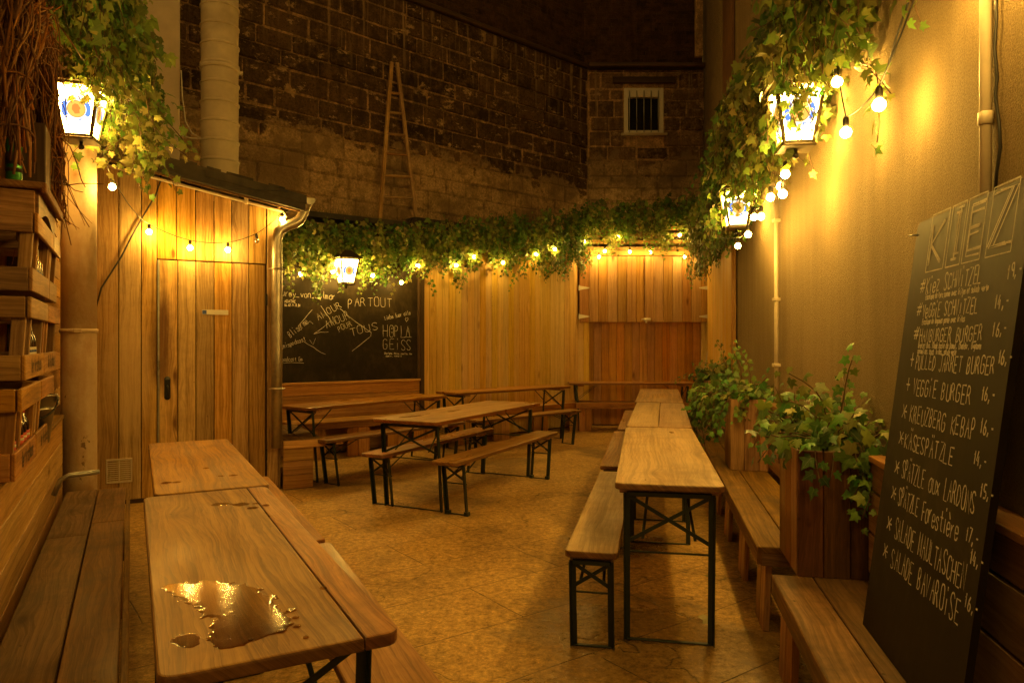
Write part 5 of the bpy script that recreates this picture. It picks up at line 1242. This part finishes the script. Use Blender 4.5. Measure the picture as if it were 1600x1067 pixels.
for k, (lb, p, rz) in enumerate(spots):
    if k == 0: lan.location = p; lan.rotation_euler = (0, 0, rz); lan['label'] = lb
    else: copy_thing(lan, lb, p, rz)

# ------------------------------------------------------------------ strings of bulbs
def string(label, bulbs, ends, off=(), rad=.0235):
    """bulbs: points of the glass middles; ends: first and last point of the cable"""
    t = thing('string_lights', label, 'string lights', bulbs[0], 0, 'strings of round light bulbs'); o = bulbs[0]
    hooks = [ends[0]] + [b + Vector((0, 0, rad + .045)) for b in bulbs] + [ends[1]]
    m = MB()
    pts = []
    for a, b in zip(hooks, hooks[1:]):
        sag = .04 * (b - a).length
        for k in range(6):
            f = k / 6; pts.append(a.lerp(b, f) - o + Vector((0, 0, -4 * sag * f * (1 - f))))
    pts.append(hooks[-1] - o); m.tube(pts, .0035, 5); m.build('cable', M['cable_black'], t)
    for i, b in enumerate(bulbs):
        q = b - o; m = MB(); prof = [(.012, rad * .98)]
        for k in range(9):
            a = math.radians(65 - k * 155 / 8); prof.append((max(.0005, rad * math.cos(a)), rad * math.sin(a)))
        m.lathe(prof, c=tuple(q), n=12); bl = m.build('bulb', M['bulb_off' if i in off else 'bulb'], t)
        m = MB(); m.lathe([(.0, rad * .9), (.012, rad * .92), (.014, rad + .012), (.014, rad + .034), (.008, rad + .046), (0, rad + .047)], c=tuple(q), n=10); m.build('socket', M['cable_black'], bl)
    return t
ts = [hitS(px, py, SH - .12) for px, py in ((233, 362), (297, 387), (356, 390), (401, 376), (441, 343))]
string('string of bulbs sagging across the shed boards above the door, one bulb dark', [L(-.12, 5.75, 2.52)] + ts, (L(-.2, 5.3, 2.75), L(1.45, SH - .15, 2.72)), off=(4,))
kb = [hitK(px, py, K0, K1, .22) for px, py in ((470, 428), (520, 424), (582, 430), (627, 441), (653, 415))]
string('string of bulbs along the top of the chalkboard', kb, (kb[0] + Vector((-.25, -.1, .12)), kb[-1] + Vector((.1, .05, .15))))
bb = [hitK(px, py, K1, K2, .24) for px, py in ((713, 414), (741, 401), (786, 410), (838, 397), (867, 389), (913, 377))]
string('string of bulbs under the ivy along the narrow upright boards', bb, (bb[0] + Vector((-.25, -.2, .15)), bb[-1] + Vector((.2, .1, .1))))
hb = [hit(px, py, (0, 11.74, 0), Vector((0, 1, 0))) for px, py in ((936, 401), (945, 392), (966, 370), (984, 393), (1016, 394), (1062, 367), (1070, 401))]
string('string of bulbs under the ivy above the serving hatch', hb, (hb[0] + Vector((-.2, 0, .15)), hb[-1] + Vector((.3, 0, .2))))
rb = [hitR(px, py, -.26) for px, py in ((1153, 384), (1169, 366), (1178, 339), (1189, 338), (1204, 308), (1223, 303), (1220, 291), (1227, 272))]
string('bunched string of bulbs on the right wall below the ivy', rb, (rb[0] + Vector((-.1, .4, .15)), rb[-1] + Vector((.05, -.3, .25))))
rn = [hitR(px, py, -.15) for px, py in ((1308, 128), (1321.5, 207), (1373.5, 164), (1455, -45), (1530, -110))]
string('nearest string of bulbs with two bare globes hanging on the right wall', rn, (rn[0] + Vector((.02, .3, .12)), rn[-1] + Vector((-.1, -.6, .2))))

# ------------------------------------------------------------------ ladder
t = thing('fruit_ladder', 'old wooden ladder narrowing to the top, leaning on the sooty stone wall', 'ladder', hitK(622, 350, K1, K2, -.40), aB)
inv = (Matrix.Translation(t.location) @ Matrix.Rotation(aB, 4, 'Z')).inverted()
def lad(px, py, off): return inv @ hitK(px, py, K1, K2, off)
Lb, Lt, Rb, Rt = lad(592, 362, -.36), lad(612, 97, -.56), lad(653, 362, -.36), lad(620, 98, -.56)
for a, b in ((Lb, Lt), (Rb, Rt)):
    m = MB(); m.beam(a, b, .05, .035, up=(0, 1, 0)); m.build('rail', M['ladder_wood'], t)
for y in (146, 177, 211, 242, 276, 309, 346):
    f = (362 - y) / 265; m = MB(); m.tube([Lb.lerp(Lt, f), Rb.lerp(Rt, f)], .019, 8); m.build('rung', M['ladder_wood'], t)

# ------------------------------------------------------------------ ivy
LEAF = np.array([(0, .30, .05), (0, 0, 0), (-.22, -.14, -.03), (-.46, .02, -.08), (-.33, .18, 0), (-.58, .42, -.10), (-.25, .50, .01), (0, 1.0, -.12), (.25, .50, .01), (.58, .42, -.10), (.33, .18, 0), (.46, .02, -.08), (.22, -.14, -.03)])
LEAFF = [(0, i, i + 1) for i in range(1, 12)] + [(0, 12, 1)]
class Ivy:
    def __init__(s): s.P = []; s.stems = MB()
    def leaf(s, p, n, tip, size, hue): s.P.append((p, n, tip, size, hue))
    def strand(s, p, out, ln, size, hue, drift=.25, grow=(0, 0, -1), stem=True, curl=.5, dens=.6):
        p = Vector(p); d = Vector(grow).normalized(); pts = [p.copy()]; step = size * dens; n = max(2, int(ln / step)); side = random.choice((-1, 1))
        w = Vector((random.gauss(0, 1), random.gauss(0, 1), random.gauss(0, .4))) * drift
        for k in range(n):
            w = w * .8 + Vector((random.gauss(0, 1), random.gauss(0, 1), random.gauss(0, .6))) * drift * .5
            d = (d + w * .35 + Vector((0, 0, -.12 * curl))).normalized(); p = p + d * step; pts.append(p.copy())
            sd = d.cross(out); sd = sd.normalized() if sd.length > .1 else Vector((1, 0, 0)); side = -side
            q = p + sd * side * size * .35 + out * random.uniform(0, .35) * size
            nn = (out + Vector((random.gauss(0, .45), random.gauss(0, .45), random.gauss(.15, .4)))).normalized()
            tip = (sd * side * .7 + Vector((0, 0, -.7)) + Vector((random.gauss(0, .35), random.gauss(0, .35), random.gauss(0, .3)))).normalized()
            s.leaf(q, nn, tip, size * random.uniform(.6, 1.25) * (1 - .35 * k / n), min(1, max(0, hue + random.gauss(0, .08))))
        if stem: s.stems.tube(pts[::2] if len(pts) > 6 else pts, size * .022 + .0012, 4)
    def build(s, parent):
        N = len(s.P); nl = len(LEAF)
        pos = np.array([tuple(p[0]) for p in s.P]); nr = np.array([tuple(p[1]) for p in s.P]); tp = np.array([tuple(p[2]) for p in s.P]); sz = np.array([p[3] for p in s.P]); hu = np.array([p[4] for p in s.P])
        tp = tp - nr * (tp * nr).sum(1, keepdims=True); tp /= np.maximum(1e-6, np.linalg.norm(tp, axis=1, keepdims=True)); sd = np.cross(tp, nr)
        bend = rng.uniform(.3, 2.2, (N, 1)); wid = rng.uniform(.8, 1.15, (N, 1))
        V = pos[:, None, :] + sz[:, None, None] * (sd[:, None, :] * (LEAF[None, :, 0:1] * wid[:, :, None]) + tp[:, None, :] * (LEAF[None, :, 1:2] - .1) + nr[:, None, :] * (LEAF[None, :, 2:3] * bend[:, :, None]))
        F = (np.arange(N)[:, None, None] * nl + np.array(LEAFF)[None]).reshape(-1, 3)
        me = bpy.data.meshes.new('foliage'); me.from_pydata(V.reshape(-1, 3).tolist(), [], F.tolist()); me.materials.append(M['leaf'])
        uv = np.tile(LEAF[np.array(LEAFF).reshape(-1)][:, :2], (N, 1)); ul = me.uv_layers.new(name='UVMap'); ul.data.foreach_set('uv', uv.astype(np.float32).ravel())
        nf = len(LEAFF); r = rng.random(N)
        a = me.attributes.new('rnd', 'FLOAT', 'FACE'); a.data.foreach_set('value', np.repeat(r, nf).astype(np.float32))
        a = me.attributes.new('strand', 'FLOAT', 'FACE'); a.data.foreach_set('value', np.repeat(hu, nf).astype(np.float32))
        me.polygons.foreach_set('use_smooth', [True] * len(me.polygons)); me.update()
        o = bpy.data.objects.new('foliage', me); COL.objects.link(o); o.parent = parent
        if s.stems.v: s.stems.build('stems', M['stem'], parent)
        return o
def hue_pick(): return random.choice((.1, .25, .3, .4, .5, .55, .65, .75, .85))
def ivy_band(label, along, top, bot, depth, size, n, out, clear=()):
    """along(u), top(u), bot(u), depth(u), size(u): a garland hanging from a wall, u from 0 to 1"""
    t = thing('ivy_garland', label, 'ivy', along(.5) + Vector((0, 0, bot(.5))), 0, 'ivy garlands'); iv = Ivy(); base = t.location.copy()
    k = 0; hues = [hue_pick() for _ in range(60)]
    while k < n:
        u = random.random(); p = along(u); o = out(u); zt, zb, dp, s = top(u), bot(u), depth(u), size(u)
        f = random.random() ** .8; lump = .75 + .25 * math.sin(u * 37) * math.sin(u * 91 + 1)
        z = zt - (zt - zb) * f * .75 + random.gauss(0, .03); d = dp * (0.25 + .75 * math.sqrt(max(0, 1 - (2 * f - .9) ** 2 * .8))) * random.uniform(.1, 1) * lump
        ln = min((zt - zb) * random.uniform(.2, .55), max(.08, (z - zb) * random.uniform(.7, 1.25)))
        iv.strand(p + o * d + Vector((0, 0, z)) - base, o, ln, s * random.uniform(.6, 1.2), hues[int(u * 59)] * .7 + hue_pick() * .3, .25, stem=(k % 3 == 0)); k += 1
        if k % 11 == 0: iv.strand(p + o * dp * random.uniform(.4, .9) + Vector((0, 0, zb + random.uniform(.0, .12))) - base, o, random.uniform(.15, .34), s * .75, hue_pick(), .3, stem=True, dens=.7)
    iv.build(t); return t, iv
def lin(a, b): return lambda u: a + (b - a) * u
def fringe(base, *terms):
    return lambda u: base(u) + sum(a * math.sin(u * f + p) for a, f, p in terms)
# back-left, over the chalkboard
ivy_band('ivy garland hanging over the top of the chalkboard', lambda u: K0 - dK * .15 + dK * 2.1 * u, lin(2.97, 3.10), fringe(lin(2.30, 2.42), (.09, 17, 0), (.13, 41, 1)), lambda u: .38, lambda u: .075, 560, lambda u: nK)
ivy_band('ivy garland along the top of the narrow upright boards', lambda u: K1 + dB * LB * u, lin(3.12, 3.74), fringe(lin(2.50, 2.80), (.08, 23, 0), (.14, 57, 2)), lambda u: .40, lambda u: .078, 860, lambda u: nB)
ivy_band('ivy garland draped above the serving hatch', lambda u: K2 + Vector((.05 + LH * u, -.08, 0)), lin(3.78, 3.95), fringe(lambda u: 3.16 - .30 * max(0, (u - .75) * 4), (.14, 19, 0), (.15, 47, 1)), lambda u: .36, lambda u: .08, 480, lambda u: Vector((0, -1, 0)))
# right wall, nearest leaves largest
def r_s(u): return 2.95 + 8.8 * u ** 1.7
ivy_band('ivy mass hanging along the top of the right wall round the lanterns', lambda u: R(-.03, r_s(u)), lambda u: 3.70, fringe(lambda u: 2.86 - .32 * u ** .6, (.07, 41, 0), (.05, 83, 1)), lambda u: .42 + .08 * math.sin(u * 13) - .14 * max(0, 1 - u * 7), lambda u: .105 - .02 * u, 2300, lambda u: (-RX + Vector((0, -.35, 0))).normalized())
# left, over the column
def l_p(u): return L(-.40 + .18 * u, 3.7 + 2.5 * u)
ivy_band('ivy mass hanging above the column and twig arch on the left', l_p, lambda u: 4.0, lambda u: 3.10 - .30 * u, lambda u: .26 + .25 * u, lambda u: .088, 900, lambda u: (LN * .8 - LD * .4).normalized())
def trailing(label, starts, size, parent_group='trailing ivy shoots'):
    iv = Ivy(); p0 = Vector(starts[0][0]); t = thing('ivy_shoots', label, 'ivy', p0, 0, parent_group)
    for p, g_, ln, hue, o in starts: iv.strand(Vector(p) - p0, o, ln, size, hue, .3, g_)
    iv.build(t)
trailing('ivy shoots dangling to the right of the left lantern', [(L(.02 + random.uniform(-.06, .12), 5.45 + random.uniform(-.25, .2), 3.2 - .1 * random.random()), (random.uniform(-.1, .1), 0, -1), random.uniform(.35, .75), random.choice((.5, .8, .9)), (LN * .4 - LD * .8).normalized()) for _ in range(34)], .08)
trailing('loose ivy tendril reaching along the right wall past the bare bulbs', [(hitR(1335, 85, -.10), (.02, -.35, -.35), .42, .6, -RX), (hitR(1345, 100, -.12), (.03, -.5, -.12), .55, .55, -RX), (hitR(1425, -5, -.10), (.0, -.2, -.5), .16, .4, -RX), (hitR(1405, -15, -.1), (.0, -.4, -.3), .2, .5, -RX)], .07)
for nm, lp, od in (('largest lantern on the right wall', spots[2][1], Vector((-.05, -.22, 0))), ('left lantern above the column', spots[1][1], Vector((.13, -.17, 0))), ('smaller right lantern near the hatch', spots[3][1], Vector((-.05, -.22, 0)))):
    trailing('few ivy shoots hanging down over the ' + nm, [(lp + od + Vector((random.uniform(-.12, .12), random.uniform(-.05, .05), .20 + random.uniform(0, .12))), (random.uniform(-.2, .2), 0, -1), random.uniform(.12, .30), random.choice((.5, .7, .9)), Vector((-.2, -.95, .2)).normalized()) for _ in range(6)], .075)
# plants in the planters
def plant(label, o, s, size, n, up, spread, trail, ht, drop=.4):
    t = thing('ivy_plant', label, 'plant', R(o, s, BZ + .5), TH_R, 'ivy plants in the planter boxes'); iv = Ivy()
    for k in range(n):
        a = random.uniform(0, 6.28); r = random.uniform(.0, .13); p = Vector((r * math.cos(a), r * math.sin(a) * 1.2, .0)); g_ = Vector((math.cos(a) * spread, math.sin(a) * spread, random.uniform(.5, 1.3) * up))
        iv.strand(p, (Vector((-.45, -.6, .55)) + Vector((random.gauss(0, .3), random.gauss(0, .3), random.gauss(0, .2)))).normalized(), random.uniform(.2, .40) * ht, size * random.uniform(.7, 1.15), random.choice((.1, .2, .4, .55, .7)), .35, g_, curl=.9, dens=.5)
    for k in range(trail):
        c_ = k % 2
        p = Vector((random.uniform(-.19, -.15), random.uniform(-.2, .2), .04)) if c_ else Vector((random.uniform(-.15, .17), random.uniform(-.23, -.21), .04))
        iv.strand(p, Vector((-.6, -.7, .2)).normalized(), random.uniform(.12, drop), size * .7, random.choice((.1, .2, .35, .5)), .3, (-.3, -.1, -.3) if c_ else (-.1, -.3, -.3), curl=1.3)
    for k in range(3):
        iv.strand(Vector((random.uniform(-.1, .14), random.uniform(-.1, .1), .1)), Vector((-.5, -.8, .2)).normalized(), ht * random.uniform(.35, .52), size * .7, random.choice((.4, .6)), .4, (random.uniform(-.2, .2), random.uniform(-.2, .2), 1), curl=-.2, dens=.6)
    iv.build(t)
plant('bushy ivy plant in the dark planter nearest the menu board', -.205, 3.22, .088, 46, 1.15, .7, 5, .95, .22)
plant('ivy plant spilling from the middle planter', -.205, 5.78, .085, 44, 1.1, .7, 12, 1.0)
plant('ivy plant in the farthest planter, hanging down towards the tables', -.205, 8.45, .085, 44, 1.1, .7, 16, 1.1, .6)
trailing('ivy trailing down the right edge of the dark planter beside the menu board', [(R(-.06 + random.uniform(-.07, .04), 2.98 + random.uniform(-.03, .03), 1.0), (random.uniform(-.1, .1), -.15, -1), random.uniform(.2, .42), random.choice((.1, .3, .5)), Vector((-.4, -.9, .2)).normalized()) for _ in range(12)], .065)
trailing('ivy creeping down to the bench between the middle and farthest planters', [(R(-.42 + random.uniform(-.08, .04), 6.1 + random.uniform(-.1, 1.9), 1.0 + random.uniform(-.1, .1)), (-.15, -.15, -1), random.uniform(.3, .6), random.choice((.1, .3, .45)), (-RX + Vector((0, -.5, 0))).normalized()) for _ in range(26)], .085)
iv = Ivy(); p0 = Vector((.98, 3.62, .0)); t = thing('dead_leaf', 'curled dead leaf on the floor under the nearest right table', 'leaf', p0)
iv.leaf(Vector((0, 0, .012)), Vector((.2, -.4, .9)).normalized(), Vector((1, .2, .2)).normalized(), .085, 1.0); iv.build(t)
iv = Ivy(); p0 = Vector((1.22, 4.3, .0)); t = thing('dead_leaf', 'small dead leaf on the floor between the right table and the plank bench', 'leaf', p0)
iv.leaf(Vector((0, 0, .010)), Vector((-.2, -.3, .9)).normalized(), Vector((-1, .5, .1)).normalized(), .07, .9); iv.build(t)
# dry tufts along the roof strip
m = MB()
for k in range(260):
    u = random.random() * 2.6 - .3; p = (K0 + dK * u if u < 1.93 else K1 + dB * (u - 1.93)) - (nK if u < 1.93 else nB) * random.uniform(.14, .3) + Vector((0, 0, 3.06))
    q = p + Vector((random.gauss(0, .04), random.gauss(0, .04), random.uniform(.06, .17))); m.tube([p, p.lerp(q, .6), q + Vector((random.gauss(0, .02), 0, 0))], [.003, .002, .0008], 3, cap=False)
tag(m.build('dry_grass', M['grass_dry']), 'thin dry grass growing along the roof strip under the ladder', 'grass', kind='stuff')
iv = Ivy(); p0 = Vector((*on_table(1068, 640), TZ)); t = thing('ivy_sprig', 'small fallen ivy sprig on the seamed right table', 'leaf', p0)
for k in range(4): iv.leaf(Vector((random.uniform(-.08, .08), random.uniform(-.05, .05), .012)), Vector((random.gauss(0, .3), -.5, .8)).normalized(), Vector((random.gauss(0, 1), random.gauss(0, 1), .3)).normalized(), .07, .35)
iv.build(t)
